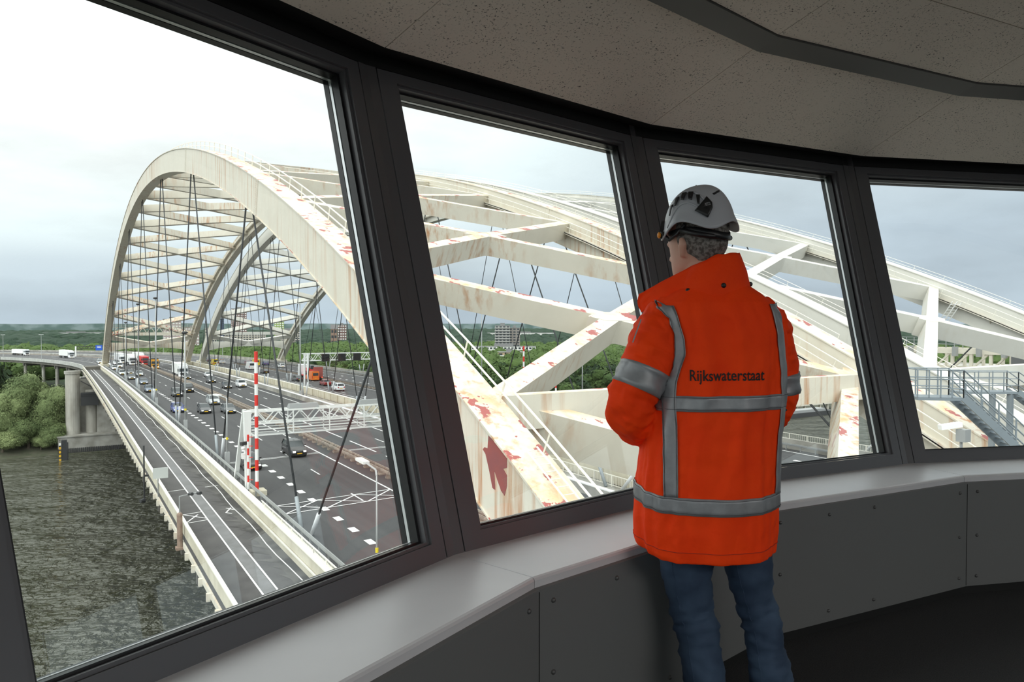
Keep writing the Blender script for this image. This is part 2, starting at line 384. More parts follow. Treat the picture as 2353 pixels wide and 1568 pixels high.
for sd_, ks in sides.items():
    root = thing('wall_' + sd_, None, None, PV(RF, ks[0], 0), kind='structure', room=True)
    for k in ks:
        wall_bay(k, sd_).build('wall_panel', M_PARAPET, root, recalc=True)
        if k in VIS:
            a, b_ = PV(RF - 0.0185, k, 0), PV(RF - 0.0185, k + 1, 0); e = (b_ - a).normalized(); nn = (Vector((CX0, CY0, 0)) - (a + b_) / 2).normalized(); Lw = (b_ - a).length
            j = MB(True)
            j.beam(a + Vector((0, 0, 0.055)), a + Vector((0, 0, ZS - 0.04)), 0.003, 0.002, nn)
            for t_ in (0.06, 0.36, 0.66, Lw - 0.06):
                for z in (0.10, 0.31, 0.535):
                    if z == 0.31 and 0.2 < t_ < 1.0: continue
                    p = a + e * t_ + Vector((0, 0, z))
                    q = MB(True); q.sphere(p, 0.0085, 10, 6, (1, 1, 1)); q.build('screw', M_BOLT, root, smooth=True)
            j.build('joint', M_BLACK, root)
# solid rear wall, base strip, floor, ceiling
w = MB(True)
for k in range(KMAX, KMIN + 24):
    w.hexa([PV(RF, k, 0), PV(RF, k + 1, 0), PV(RF + 0.3, k + 1, 0), PV(RF + 0.3, k, 0), PV(RF, k, 2.9), PV(RF, k + 1, 2.9), PV(RF + 0.3, k + 1, 2.9), PV(RF + 0.3, k, 2.9)])
w.build('wall_back', M_PARAPET, recalc=True)['kind'] = 'structure'
w = MB(True)
for k in range(24):
    w.hexa([PV(RF + 0.005, k, 0.001), PV(RF + 0.005, k + 1, 0.001), PV(RI, k + 1, 0.001), PV(RI, k, 0.001), PV(RF + 0.005, k, 0.05), PV(RF + 0.005, k + 1, 0.05), PV(RI, k + 1, 0.05), PV(RI, k, 0.05)])
w.build('baseboard_front', M_BLACK, recalc=True)['kind'] = 'structure'
w = MB(True); w.prism([tuple(PV(RI + 0.3, k, 0))[:2] for k in range(24)][::-1], -0.15, 0.0)
w.build('floor', M_CARPET, recalc=True)['kind'] = 'structure'
# ceiling: faceted ring of acoustic panels rising towards the middle, dark recess at the windows
CE = []   # (radius, height)
RC0, ZC0 = 5.93, 2.392
RC1, ZC1 = 5.30, 2.585
RC2, ZC2 = 5.19, 2.60
RC3, ZC3 = 4.83, 2.69
RC4, ZC4 = 0.0, 3.0
root = thing('ceiling', None, None, (CX0, CY0, ZC0), kind='structure', room=True)
off = -0.03
def PVo(r, k, z): return PV(r, k, z)
for k in range(24):
    for (r0, z0, r1, z1) in ((RC0, ZC0, RC1, ZC1), (RC2, ZC2, RC3, ZC3), (RC3 - 0.006, ZC3, 2.9, 3.05)):
        g_ = 0.0022
        a, b_, c, d = PV(r0, k, z0), PV(r0, k + 1, z0), PV(r1, k + 1, z1), PV(r1, k, z1)
        ee = (b_ - a).normalized()
        a += ee * g_; b_ -= ee * g_; c -= ee * g_; d += ee * g_
        up_ = Vector((0, 0, 0.03))
        q = MB(True); q.hexa([a, b_, c, d, a + up_, b_ + up_, c + up_, d + up_]); q.build('ceiling_panel', M_CEIL, root, recalc=True)
q = MB(True); q.prism([tuple(PV(6.4, k, 0))[:2] for k in range(24)], 3.1, 3.2); q.build('ceiling_slab', M_BLACK, root, recalc=True)
q = MB(True)
for k in range(24):   # channel rail
    q.hexa([PV(RC1 - 0.004, k, ZC1 - 0.022), PV(RC1 - 0.004, k + 1, ZC1 - 0.022), PV(RC2 + 0.004, k + 1, ZC2 - 0.008), PV(RC2 + 0.004, k, ZC2 - 0.008), PV(RC1 - 0.004, k, ZC1 + 0.02), PV(RC1 - 0.004, k + 1, ZC1 + 0.02), PV(RC2 + 0.004, k + 1, ZC2 + 0.03), PV(RC2 + 0.004, k, ZC2 + 0.03)])
q.build('channel_rail', M_CHANNEL, root, recalc=True)
q = MB(True)
for k in range(24):   # dark recess closing the gap between panels and window heads
    q.hexa([PV(5.94, k, ZC0 + 0.02), PV(5.94, k + 1, ZC0 + 0.02), PV(6.45, k + 1, ZC0 + 0.02), PV(6.45, k, ZC0 + 0.02), PV(5.94, k, 3.12), PV(5.94, k + 1, 3.12), PV(6.45, k + 1, 3.12), PV(6.45, k, 3.12)])
    m0, e, u, n, Ls, w0, w1 = frame_of(k)
    P = lambda s, t, d: m0 + e * s + u * t + n * d
    q.hexa([P(-w1, 1.803, 0.0), P(w1, 1.803, 0.0), P(w1, 1.803, 0.12), P(-w1, 1.803, 0.12), P(-w1, Ls + 0.02, 0.0), P(w1, Ls + 0.02, 0.0), P(w1, Ls + 0.02, 0.12), P(-w1, Ls + 0.02, 0.12)])
q.build('shadow_gap', M_BLACK, root)
# the rear half of the middle of the ceiling is an added, room-brightening diffuser; the front half is a plain panel
lum = thing('added_fill_light', 'added half-round fill-light diffuser panel in the middle of the ceiling', 'fill light', (CX0, CY0 - 1, 3.04), room=True)
pl = [(CX0 + 2.86 * math.cos(R(a_)), CY0 - 0.15 + 2.75 * math.sin(R(a_))) for a_ in range(180, 361, 10)]
q = MB(True); q.prism(pl, 3.035, 3.06); q.build('glow', mat('fill_light_glow', (0.8, 0.8, 0.78), 0.6, emit=(1.0, 0.975, 0.94), estr=4.8), lum, recalc=True)
q = MB(True)
for a_, c_ in zip(pl, pl[1:] + pl[:1]): q.beam((*a_, 3.04), (*c_, 3.04), 0.05, 0.06)
q.build('rim', M_CHANNEL, lum)
q = MB(True); q.prism([tuple(PV(2.95, k, 0))[:2] for k in range(24)], 3.065, 3.09); q.build('ceiling_panel', M_CEIL, bpy.data.objects['ceiling'], recalc=True)

# ------------------------------------------------------------------ the double tied-arch bridge
UM, UH, ZA, RISE, E4, Q6 = 163.134, 160.266, 29.921, 42.609, -4.003, 6.92
RW, RD = 1.55, 3.0          # rib width and depth
def arch(u, off=0.0):
    t = (u - UM) / UH
    z = ZA - RISE * t ** 2 - E4 * t ** 4 - Q6 * t ** 6
    s = (2 * RISE * t + 4 * E4 * t ** 3 + 6 * Q6 * t ** 5) / UH
    n = math.sqrt(1 + s * s)
    return u - off * s / n, z - off / n
def anorm(u):
    a, b = arch(u), arch(u, -1.0); return Vector((0, b[0] - a[0], b[1] - a[1]))
DZ = -13.6
def cz(u):
    c = max(-0.9, 0.45 - 0.45 * ((u - 140) / 95.0) ** 2)
    return c
PZ = -14.8 + 0.0
VA, VB, VC, VD = 14.0, 42.765, 48.315, 79.588
PIV = (-432.0, 310.0)
def road(v, u, z=0.0):
    """a point of the deck: straight up to u=310, then the left-hand bend of the approach"""
    if u <= 310: return Vector((v, u, z + cz(u)))
    s = u - 310; r = v - PIV[0]; a = s / 480.0
    return Vector((PIV[0] + r * math.cos(a), PIV[1] + r * math.sin(a), z + cz(310) - 0.010 * s))
def strip(mb, v0, v1, u0, u1, z0, z1=None, step=12.0, wall=False):
    """a band of deck (flat), or with z1 a solid bar of that height"""
    n = max(1, int(math.ceil((u1 - u0) / step)))
    us = [u0 + (u1 - u0) * i / n for i in range(n + 1)]
    if z1 is None:
        vs = [];
        for u in us: vs += [road(v0, u, z0), road(v1, u, z0)]
        mb._add(vs, [(2 * i, 2 * i + 1, 2 * i + 3, 2 * i + 2) for i in range(n)])
    else:
        mb.loft([[road(v0, u, z0), road(v1, u, z0), road(v1, u, z1), road(v0, u, z1)] for u in us])
UEND = 640.0
def dashes(mb, v, w, ln, gap, u0, u1, z):
    u = u0
    while u < u1: strip(mb, v - w / 2, v + w / 2, u, u + ln, z); u += ln + gap
ZM = DZ + 0.012
# deck 1 -------------------------------------------------------------------------
deck = thing('bridge_deck', None, None, (27, 150, DZ - 2), kind='structure')
b = MB(); strip(b, 13.9, 41.0, -25, UEND, DZ - 1.6, DZ); b.build('roadway', M_ASPH, deck)
b = MB(); strip(b, 7.9, 13.5, -25, 330, DZ - 2.0, -14.8)
b.build('cycle_path', M_PATH, deck)
b = MB(); strip(b, 12.35, 13.45, -25, 330, -14.795)
for i in range(90):
    u = 30 + i * 1.9 + random.Random(i).uniform(-.6, .6); w_ = random.Random(i + 99).uniform(0.35, 1.4)
    p = [road(12.4, u - 0.5, -14.792), road(12.4, u + 0.5, -14.792), road(12.4 - w_, u + 0.9, -14.792)]
    b._add(p, [(0, 1, 2)])
b.build('damp_stain', M_PATHD, deck)
b = MB(); strip(b, 10.32, 11.08, -25, 300, -14.79); b.build('drain_strip', M_GREYSTRIP, deck)
b = MB()
strip(b, 10.17, 10.29, -25, 320, -14.785); strip(b, 11.11, 11.23, -25, 320, -14.785)
for i in range(60):
    u = 28 + i * 3.0; w0, w1 = 12.78 + 0.09 * math.sin(i * 1.3), 12.78 + 0.09 * math.sin(i * 1.3 + 1.3)
    zz = Vector((0, 0, -14.783)); q0 = cz(u); q1 = cz(u + 3)
    b.quad(Vector((w0, u, q0)) + zz, Vector((w0 + .08, u, q0)) + zz, Vector((w1 + .08, u + 3, q1)) + zz, Vector((w1, u + 3, q1)) + zz)
for v0, u0, v1, u1 in ((8.3, 76.3, 10.2, 76.5), (12.0, 76.6, 13.2, 76.7), (8.5, 63.7, 10.2, 67.0), (8.5, 63.7, 10.2, 64.0), (8.6, 66.6, 10.2, 66.9), (8.6, 66.8, 10.2, 64.4), (11.9, 65.5, 12.6, 67.1), (11.9, 65.5, 12.3, 65.0), (12.2, 67.1, 12.7, 66.2)):
    a = Vector((v0, u0, 0)); c = Vector((v1, u1, 0)); s = (c - a).cross(Vector((0, 0, 1))).normalized() * 0.06; zz = Vector((0, 0, -14.783 + cz(u0)))
    b.quad(a - s + zz, a + s + zz, c + s + zz, c - s + zz)
b.build('path_marking', M_LINE, deck)
b = MB()
dashes(b, 18.05, 0.55, 1.2, 2.2, 20, 330, ZM); dashes(b, 18.05, 0.15, 3, 9, 332, UEND, ZM)
dashes(b, 21.65, 0.14, 3.0, 9.0, 23, UEND, ZM); strip(b, 25.1, 25.28, -25, UEND, ZM)
strip(b, 14.75, 14.90, -25, UEND, ZM)
strip(b, 28.15, 28.33, -25, UEND, ZM); dashes(b, 30.95, 0.20, 9.0, 3.0, 20, UEND, ZM); dashes(b, 34.3, 0.14, 3.0, 9.0, 26, UEND, ZM); strip(b, 37.5, 37.7, -25, UEND, ZM)
for q in ((14.9, 81.6, 25.2, 83.0), (14.9, 81.1, 25.2, 82.5), (28.3, 82.7, 37.5, 82.7), (28.3, 82.2, 37.5, 82.2), (14.9, 60.8, 25.1, 61.6), (14.9, 57.9, 25.1, 58.7),
          (14.9, 57.9, 18.3, 61.0), (18.3, 61.0, 21.8, 58.4), (21.8, 58.4, 25.1, 61.6), (14.9, 60.8, 18.3, 58.1), (18.3, 58.1, 21.8, 61.3), (21.8, 61.3, 25.1, 58.7)):
    a = Vector((q[0], q[1], 0)); c = Vector((q[2], q[3], 0)); s = (c - a).cross(Vector((0, 0, 1))).normalized() * 0.075; zz = Vector((0, 0, ZM + 0.02 + cz(q[1])))
    b.quad(a - s + zz, a + s + zz, c + s + zz, c - s + zz)
b.build('lane_marking', M_LINE, deck)
# concrete gutter between the two bridges
b = MB(); strip(b, 39.6, 44.7, -25, 330, DZ - 0.5, DZ - 0.35); b.build('service_strip', M_CONC, deck)
b = MB(); strip(b, 7.78, 8.0, -25, 330, DZ - 2.0, -15.2)
n = 0
for u in range(30, 318, 3):
    zz = cz(u); b.box(7.55, 7.78, u, u + 0.25, -15.75 + zz, -15.25 + zz)
b.build('edge_beam', M_CREAM, deck)
b = MB()
for v in (16, 22, 28, 34, 39): strip(b, v, v + 0.6, -25, 320, DZ - 4.2, DZ - 1.6)
for u in range(0, 320, 8): b.box(8.2, 41, u, u + 0.4, DZ - 3.6, DZ - 1.6 - 0.6)
b.build('girder', M_CONCD, deck)
# deck 2
deck2 = thing('bridge_deck', None, None, (62, 150, DZ - 2), kind='structure')
b = MB(); strip(b, 45.4, 78.6, -25, UEND, DZ - 1.6, DZ - 0.01); b.build('roadway', M_ASPH, deck2)
b = MB()
strip(b, 49.9, 50.05, -25, UEND, ZM)
for v in (51.3 + 0.0, 55.2): dashes(b, v, 0.15, 3.0, 9.0, 18, UEND, ZM)
strip(b, 58.8, 58.98, -25, UEND, ZM); strip(b, 61.0, 61.18, -25, UEND, ZM)
dashes(b, 64.3, 0.5, 1.2, 4.0, 20, 300, ZM); dashes(b, 68.4, 0.45, 1.4, 7.5, 24, UEND, ZM); strip(b, 72.3, 72.5, -25, UEND, ZM)
b.build('lane_marking', M_LINE, deck2)
b = MB()
for v in (50, 56, 62, 68, 74): strip(b, v, v + 0.6, -25, 320, DZ - 4.2, DZ - 1.6)
b.build('girder', M_CONCD, deck2)

# barriers, parapets and guard rails (each one continuous thing)
def barrier(name, label, v0, v1, z0, z1, m, u0=-25, u1=330, cap=None, capw=0.1, posts=None):
    r = thing(name, label, 'barrier', ((v0 + v1) / 2, max(u0, 0), z0))
    b = MB(); strip(b, v0, v1, u0, u1, z0, z1); b.build('barrier_wall', m, r)
    if cap:
        b = MB(); strip(b, v0 - capw, v1 + capw, u0, u1, z1, z1 + 0.10); b.build('coping', cap, r)
    if posts:
        b = MB()
        for u in range(int(posts[0]), int(posts[1]), 4):
            for vv in (v0 - 0.16,): 
                p = road(vv, u, z0); b = MB(); b.box(p.x, p.x + 0.18, u, u + 0.3, p.z, p.z + (z1 - z0)); b.build('buttress', m, r)
    return r
barrier('parapet_barrier', 'cream steel barrier between the cycle path and the motorway', 13.42, 13.75, -14.8, -13.35, M_PARA, cap=mat('white_coping', (0.80, 0.77, 0.68), 0.6), u1=330)
b = MB(); strip(b, 13.30, 13.36, -25, 330, -14.25, -14.12); b.build('pipe_rail', M_RAILC)
tag(bpy.data.objects['pipe_rail'], 'thin cream pipe running along the cycle path side of the parapet', 'rail')
barrier('edge_parapet', 'cream plate parapet along the river edge of the cycle path', 7.93, 8.05, -15.3, -13.85, M_PARA, cap=M_RAILC, capw=0.06, u1=326)
barrier('concrete_barrier', 'low grey concrete barrier right of the second carriageway', 39.2, 39.6, DZ, DZ + 0.85, M_CONC, u1=UEND, cap=M_LINE, capw=0.02)
barrier('parapet_barrier', 'cream concrete barrier between the two arch bridges', 45.0, 45.35, DZ - 0.4, DZ + 1.0, M_PARA, posts=(20, 300), cap=M_RAILC, capw=0.03)
barrier('concrete_parapet', 'pale outer parapet of the far carriageway curving away to the left', 74.0, 74.4, DZ, DZ + 1.2, M_CONC, u1=UEND, u0=-25)
barrier('concrete_parapet', 'grey viaduct parapet curving left past the concrete pier', 8.0, 8.4, DZ - 1.4, DZ + 0.15, mat('pale_grey_concrete', (0.50, 0.50, 0.48), 0.8, col2=(0.38, 0.38, 0.36), scale=0.4), u0=327, u1=UEND)
def guard(label, v, w, m, u0, u1):
    r = thing('guard_rail', label, 'guard rail', (v, max(0, u0), DZ))
    b = MB()
    for dv in ((-w / 2, w / 2) if w else (0,)):
        strip(b, v + dv - 0.04, v + dv + 0.04, u0, u1, DZ + 0.50, DZ + 0.78, step=10)
        strip(b, v + dv - 0.08, v + dv + 0.08, u0, u1, DZ + 0.60, DZ + 0.68, step=10)
    b.build('rail_beam', m, r)
    b = MB(); u = u0
    while u < min(u1, 330):
        p = road(v, u, DZ)
        b.box(p.x - max(w, .1) / 2, p.x + max(w, .1) / 2, u - 0.06, u + 0.06, p.z, p.z + 0.60) if u < 310 else None
        if w: b.box(p.x - 0.28, p.x + 0.28, u - 0.3, u + 0.3, p.z, p.z + 0.16) if u < 310 else None
        u += 2.0
    o = b.build('post', M_RUSTG if w else M_GALV, r); o['kind'] = 'stuff'
guard('double rusty brown guard rail between the two nearest carriageways', 26.85, 0.62, M_RUSTG, 20, UEND)
guard('grey guard rail at the left edge of the motorway beside the cream barrier', 14.25, 0, M_GALV, 15, 320)
guard('dark double guard rail in the middle of the far bridge', 59.9, 0.6, mat('grey_guard_rail', (0.20, 0.20, 0.20), 0.6, 0.2), 20, UEND)
guard('grey guard rail on the outer edge of the far bridge', 73.4, 0, M_GALV, 15, 330)

# white baluster railings on the bascule side
def balusters(label, v, u0, u1, z0, h, gap=0.22, panel=2.6):
    r = thing('railing', label, 'railing', (v, u0, z0))
    b = MB(); strip(b, v - 0.035, v + 0.035, u0, u1, z0 + h - 0.07, z0 + h, step=4); strip(b, v - 0.02, v + 0.02, u0, u1, z0 + 0.12, z0 + 0.17, step=4); b.build('handrail', M_RAILC, r)
    b = MB(); u = u0
    while u < u1:
        p = road(v, u, z0); b.box(v - 0.012, v + 0.012, u, u + 0.03, p.z + 0.14, p.z + h - 0.05); u += gap
    b.build('baluster', M_RAILC, r)['kind'] = 'stuff'
    u = u0
    while u < u1 + 0.01:
        p = road(v, u, z0); b = MB(); b.box(v - 0.04, v + 0.04, u - 0.04, u + 0.04, p.z, p.z + h); b.build('post', M_RAILC, r); u += panel
balusters('cream baluster railing on top of the barrier near the window', 13.6, 20, 60, -13.3, 0.55)
balusters('white baluster railing along the far side of the nearest bridge', 43.9, 30, 90, -13.9, 1.1)
balusters('white baluster railing on the outer edge of the far bridge', 78.4, 24, 120, -13.6, 1.1, 0.3)

# arch ribs ----------------------------------------------------------------------
def sweep(mb, v0, v1, o0, o1, u0, u1, n=90):
    rs = []
    for i in range(n + 1):
        u = u0 + (u1 - u0) * i / n
        a = arch(u, o0); c = arch(u, o1)
        rs.append([(v0, a[0], a[1]), (v0, c[0], c[1]), (v1, c[0], c[1]), (v1, a[0], a[1])])
    mb.loft(rs)
def rib(v, label, m, walk, top_rail=True, ustart=2.0):
    """walk: +1 walkway on the right-hand web, -1 on the left-hand web"""
    r = thing('arch_rib', label, 'arch', (v + RW / 2, 324, DZ))
    b = MB(); sweep(b, v, v + RW, 0, RD, ustart, 323.5, 110)
    b.build('box_girder', m, r, recalc=True)
    b = MB()   # edge flanges that overhang the webs
    sweep(b, v - 0.10, v + RW + 0.10, -0.03, 0.05, ustart, 323.5, 110); sweep(b, v - 0.06, v + RW + 0.06, RD - 0.04, RD + 0.03, ustart, 323.5, 110)
    b.build('flange', m, r, recalc=True)
    # splice plates with rivet rows at every 40 m
    for us in (62, 101, 140, 186, 225, 264, 303):
        b = MB(); sweep(b, v - 0.03, v + RW + 0.03, 0.08, RD - 0.08, us, us + 0.9, 2)
        for side in (v - 0.05, v + RW + 0.02):
            for i in range(16):
                for j in range(2):
                    a = arch(us + 0.25 + 0.4 * j, 0.25 + i * 0.165); b.box(side, side + 0.03, a[0] - 0.04, a[0] + 0.04, a[1] - 0.04, a[1] + 0.04)
        b.build('splice_plate', m, r)
    if walk:
        vo = v + RW if walk > 0 else v
        b = MB(); lo, hi = (vo, vo + 0.6) if walk > 0 else (vo - 0.6, vo)
        off = 1.55
        sweep(b, lo, hi, off, off + 0.08, ustart + 6, 318, 100)
        sweep(b, (hi - 0.05) if walk > 0 else lo, hi if walk > 0 else lo + 0.05, off - 0.10, off + 0.16, ustart + 6, 318, 100)
        b.build('walkway', M_CREAM, r, recalc=True)
        vr = hi - 0.03 if walk > 0 else lo + 0.03
        b = MB(); pts = lambda o: [(vr, *arch(u, off - o)) for u in [ustart + 6 + i * 2.6 for i in range(120)]]
        b.tube(pts(1.05), 0.035, 5); b.tube(pts(0.55), 0.028, 5)
        for i in range(0, 120, 1):
            u = ustart + 6 + i * 2.6; a = arch(u, off); c = arch(u, off - 1.05); b.tube([(vr, *a), (vr, *c)], 0.03, 4, False)
        b.build('handrail', M_RAILC, r)
        for i in range(0, 96):
            b = MB()
            u = ustart + 6 + i * 3.2; a = arch(u, off + 0.08); c = arch(u, off + 0.55)
            w0, w1 = (vo, hi) if walk > 0 else (vo, lo)
            b._add([(w0, a[0] - .03, a[1]), (w1, a[0] - .03, a[1]), (w0, c[0] - .03, c[1]), (w0, a[0] + .03, a[1]), (w1, a[0] + .03, a[1]), (w0, c[0] + .03, c[1])], [(0, 1, 2), (3, 5, 4), (0, 3, 4, 1), (1, 4, 5, 2)])
            b.build('bracket', M_CREAM, r)
    if top_rail:
        vr = v + RW * (0.92 if walk > 0 else 0.5)
        b = MB(); us = [30 + i * 3.2 for i in range(78)] if walk <= 0 else [10 + i * 3.2 for i in range(88)]
        hh = 1.0 if walk > 0 and v == VA else 0.6
        for o in (hh, hh * 0.5): b.tube([(vr, *arch(u, -o)) for u in us], 0.045 if v == VA else 0.018, 5)
        for u in us: b.tube([(vr, *arch(u, 0)), (vr, *arch(u, -hh))], 0.045 if v == VA else 0.018, 4, False)
        b.build('top_handrail', M_RAILC, r)
    return r
ribA = rib(VA, 'weathered white arch rib nearest the windows, sweeping down past the left window posts', M_CREAMPEEL, 1)
ribB = rib(VB, 'rust-streaked cream arch rib, second from the windows, with a walkway on its side', M_CREAMPEEL, -1)
ribC = rib(VC, 'smooth pale grey arch rib just behind the rust-streaked one', M_WHITE, 1)
ribD = rib(VD, 'farthest pale grey arch rib, seen behind the helmet', M_WHITE, -1)
# the near foot of the first rib: ladder, bare primer patch, kick rail
b = MB()
for s in (-1, 1): b.tube([(VA + 0.95 + s * 0.27, *arch(u, -0.22)) for u in [12 + i for i in range(12)]], 0.035, 5)
for i in range(30):
    u = 12.1 + i * 0.37; a = arch(u, -0.22); b.tube([(VA + 0.68, *a), (VA + 1.22, *a)], 0.018, 5)
for i in range(5):
    u = 12.5 + i * 2.4
    for s in (-1, 1): b.tube([(VA + 0.95 + s * 0.27, *arch(u, 0)), (VA + 0.95 + s * 0.27, *arch(u, -0.22))], 0.03, 4)
b.build('ladder', M_RAILC, ribA)
M_PRIMER = mat('bare_red_primer', (0.27, 0.075, 0.065), 0.75, col2=(0.22, 0.07, 0.07), scale=1.2)
def patch(pts, v, par, name='primer_patch'):
    """a flaked patch on the left web; pts are (u, offset below the top edge)"""
    b = MB(); vs = [(v - 0.012, *arch(u, o)) for u, o in pts]; n = len(vs)
    b._add(vs + [(v - 0.001, y, z) for _, y, z in vs], [tuple(range(n))] + [(i, (i + 1) % n, n + (i + 1) % n, n + i) for i in range(n)])
    o = b.build(name, M_PRIMER, par, recalc=True); o['label'] = 'ragged patch of bare red primer'
def uo(px_u, px_z):     # nearest (u, off) of a web point
    best = min(((px_u - arch(u / 20.0)[0]) ** 2 + (px_z - arch(u / 20.0)[1]) ** 2, u / 20.0) for u in range(100, 900))
    return best[1], math.sqrt(best[0])
PPTS = [(24.41, -2.89), (23.97, -3.05), (23.05, -3.43), (23.05, -3.9), (23.32, -3.98), (23.05, -4.18), (23.05, -4.58), (23.22, -4.97), (23.46, -4.84), (23.71, -4.52), (23.97, -4.16), (23.9, -4.89), (24.11, -4.85), (24.34, -4.26), (24.64, -3.63), (24.86, -3.48), (24.71, -3.38), (24.48, -3.39)]
b = MB(); n = len(PPTS)
b._add([(VA - 0.012, y, z) for y, z in PPTS] + [(VA + 0.004, y, z) for y, z in PPTS], [tuple(range(n))] + [(i, (i + 1) % n, n + (i + 1) % n, n + i) for i in range(n)])
b.build('primer_patch', M_PRIMER, ribA, recalc=True)['label'] = 'ragged patch of bare red primer'

# X braces between the ribs ---------------------------------------------------------
def xbrace(va, vb, u0, label, m, grp, skew=0.0, last=False):
    vm = (va + vb) / 2; uc = u0 + 8.0
    off = 1.5
    r = thing('cross_brace', label, 'brace', (vm, uc, arch(uc, off)[1] - 1), group=grp)
    C_ = Vector((vm, *arch(uc, off)))
    h = 1.55
    for (vv, uu, sg) in ((va, u0, 1), (vb, u0, 1), (va, u0 + 16, 1), (vb, u0 + 16, 1)):
        P_ = Vector((vv, *arch(uu, off))); b = MB(); b.beam(P_, C_, 0.95, h, anorm((uu + uc) / 2)); b.build('diagonal_beam', m, r)
    b = MB(); nn = anorm(uc); q = Vector((0, nn.z, -nn.y))
    pl = [C_ + Vector((dx, 0, 0)) + q * dy for dx, dy in ((-2.0, 0), (-1.0, -.65), (1.0, -.65), (2.0, 0), (1.0, .65), (-1.0, .65))]
    b.loft([[p - nn * (h / 2 + .01) for p in pl], [p + nn * (h / 2 + .012) for p in pl]]); b.build('node_plate', m, r, recalc=True)
    return r
names = {0: ('between the two nearest ribs', 'between the two distant ribs')}
for bi, (va, vb, m) in enumerate(((VA + RW, VB, M_CREAMPEEL), (VC + RW, VD, M_WHITE))):
    for i in range(17):
        u0 = 27 + 16 * i
        lab = '%s X brace %s, %s from the control room' % ('cream' if bi == 0 else 'pale grey', names[0][bi], ORD[i])
        xbrace(va, vb, u0, lab, m, None)
    # portals at both feet
    vm = (va + vb) / 2
    for fi, (us, up_, zc_) in enumerate(((26.5, 19.8, -6.9), (299.5, 307.0, -6.4))):
        r = thing('portal_brace', '%s portal bracing %s, at their %s foot' % ('cream' if bi == 0 else 'pale grey', names[0][bi], ('near', 'far')[fi]), 'brace', (vm, up_, zc_ - 2))
        s0 = arch(us, 0.9)
        b = MB(); b.beam((va, *s0), (vb, *s0), 0.9, 1.5 if fi == 0 else 1.1); b.build('strut', m, r)
        for vv in (va, vb):
            b = MB(); a0 = arch(us + (1.5 if fi == 0 else 1.0), 1.7); b.beam((vv, *a0), (vm, up_, zc_ + 0.3), 0.95, 1.9 if fi == 0 else 1.5, (0, -0.4, 1)); b.build('diagonal_beam', m, r)
        # arched portal beam, deeper at its ends
        b = MB(); rs = []
        ue = arch(up_, 0)[0]
        for j in range(21):
            f = j / 20.0; x = va + (vb - va) * f; e_ = abs(f - 0.5) * 2; dep = 1.1 + 1.5 * e_ ** 3
            rs.append([(x, up_ - 0.7, zc_ + 0.9), (x, up_ + 0.7, zc_ + 0.9), (x, up_ + 0.7, zc_ - dep), (x, up_ - 0.7, zc_ - dep)])
        b.loft(rs); b.build('portal_beam', m, r, recalc=True)
# hangers ---------------------------------------------------------------------------
TOPS = [36 + 33.4 * i for i in range(8)]
ANCH = [19.3] + [(TOPS[i] + TOPS[i + 1]) / 2 for i in range(7)] + [287.0]
RIBN = {VA: 'the nearest rib', VB: 'the rust-streaked second rib', VC: 'the third rib', VD: 'the farthest rib'}
for v in (VA, VB, VC, VD):
    vc = v + RW / 2 + (0.25 if v == VA else 0.0)
    cnt = 0
    for i, T in enumerate(TOPS):
        for sg in (-1, 1):
            A = ANCH[i] if sg < 0 else ANCH[i + 1]
            top = arch(T + sg * 1.0, RD); foot = A - sg * (1.1)
            zf = DZ - 0.3 + cz(foot)
            r = thing('hanger_cable', 'dark steel hanger cable of %s, %s along from the control room' % (RIBN[v], ORD[cnt]), 'cable', (vc, foot, zf)); cnt += 1
            P0 = Vector((vc, *top)); P1 = Vector((vc, foot, zf)); d = (P0 - P1).normalized()
            b = MB(); b.tube([P1 + d * 2.0, P0 + d * 0.4], 0.085 if v == VA else 0.075, 6); b.build('cable', M_CABLE, r, smooth=True)
            b = MB(); L_ = 3.0 if sg > 0 else 2.6
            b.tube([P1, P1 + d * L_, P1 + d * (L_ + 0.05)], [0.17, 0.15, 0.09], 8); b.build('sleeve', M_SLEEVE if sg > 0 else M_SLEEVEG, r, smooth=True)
# rib footings
for v, t_ in ((VA, 'the nearest rib'), (VB, 'the second rib'), (VC, 'the third rib'), (VD, 'the farthest rib')):
    b = MB(); b.box(v - 0.5, v + RW + 0.5, 312, 324, -15.5, -14.2 + 0.6); o = b.build('rib_footing', M_PARA); tag(o, 'pale footing block under the far end of %s' % t_, 'footing')

# ------------------------------------------------------------------ river, banks, pier, viaduct
def water_mat():
    m = bpy.data.materials.new('river_water'); m.use_nodes = True
    t = m.node_tree; b = t.nodes['Principled BSDF']; L = t.links.new
    b.inputs['Base Color'].default_value = (0.050, 0.052, 0.030, 1); b.inputs['Roughness'].default_value = 0.09; b.inputs['IOR'].default_value = 1.60
    g = N(t, 'ShaderNodeNewGeometry')
    mp = N(t, 'ShaderNodeMapping'); mp.inputs['Scale'].default_value = (0.75, 1.0, 1.0); mp.inputs['Rotation'].default_value = (0, 0, R(25)); L(g.outputs['Position'], mp.inputs['Vector'])
    n1 = N(t, 'ShaderNodeTexNoise', i_Scale=0.85, i_Detail=4.0, i_Roughness=0.5, i_Distortion=0.4); L(mp.outputs[0], n1.inputs['Vector'])
    n2 = N(t, 'ShaderNodeTexNoise', i_Scale=0.12, i_Detail=2.0); L(mp.outputs[0], n2.inputs['Vector'])
    ad = N(t, 'ShaderNodeMath', operation='MULTIPLY_ADD', i_1=3.0); L(n2.outputs['Fac'], ad.inputs[0]); L(n1.outputs['Fac'], ad.inputs[2])
    bp = N(t, 'ShaderNodeBump', i_Strength=1.0, i_Distance=1.9); L(ad.outputs[0], bp.inputs['Height']); L(bp.outputs[0], b.inputs['Normal'])
    return m
M_WATER = water_mat()
ZW = -42.0
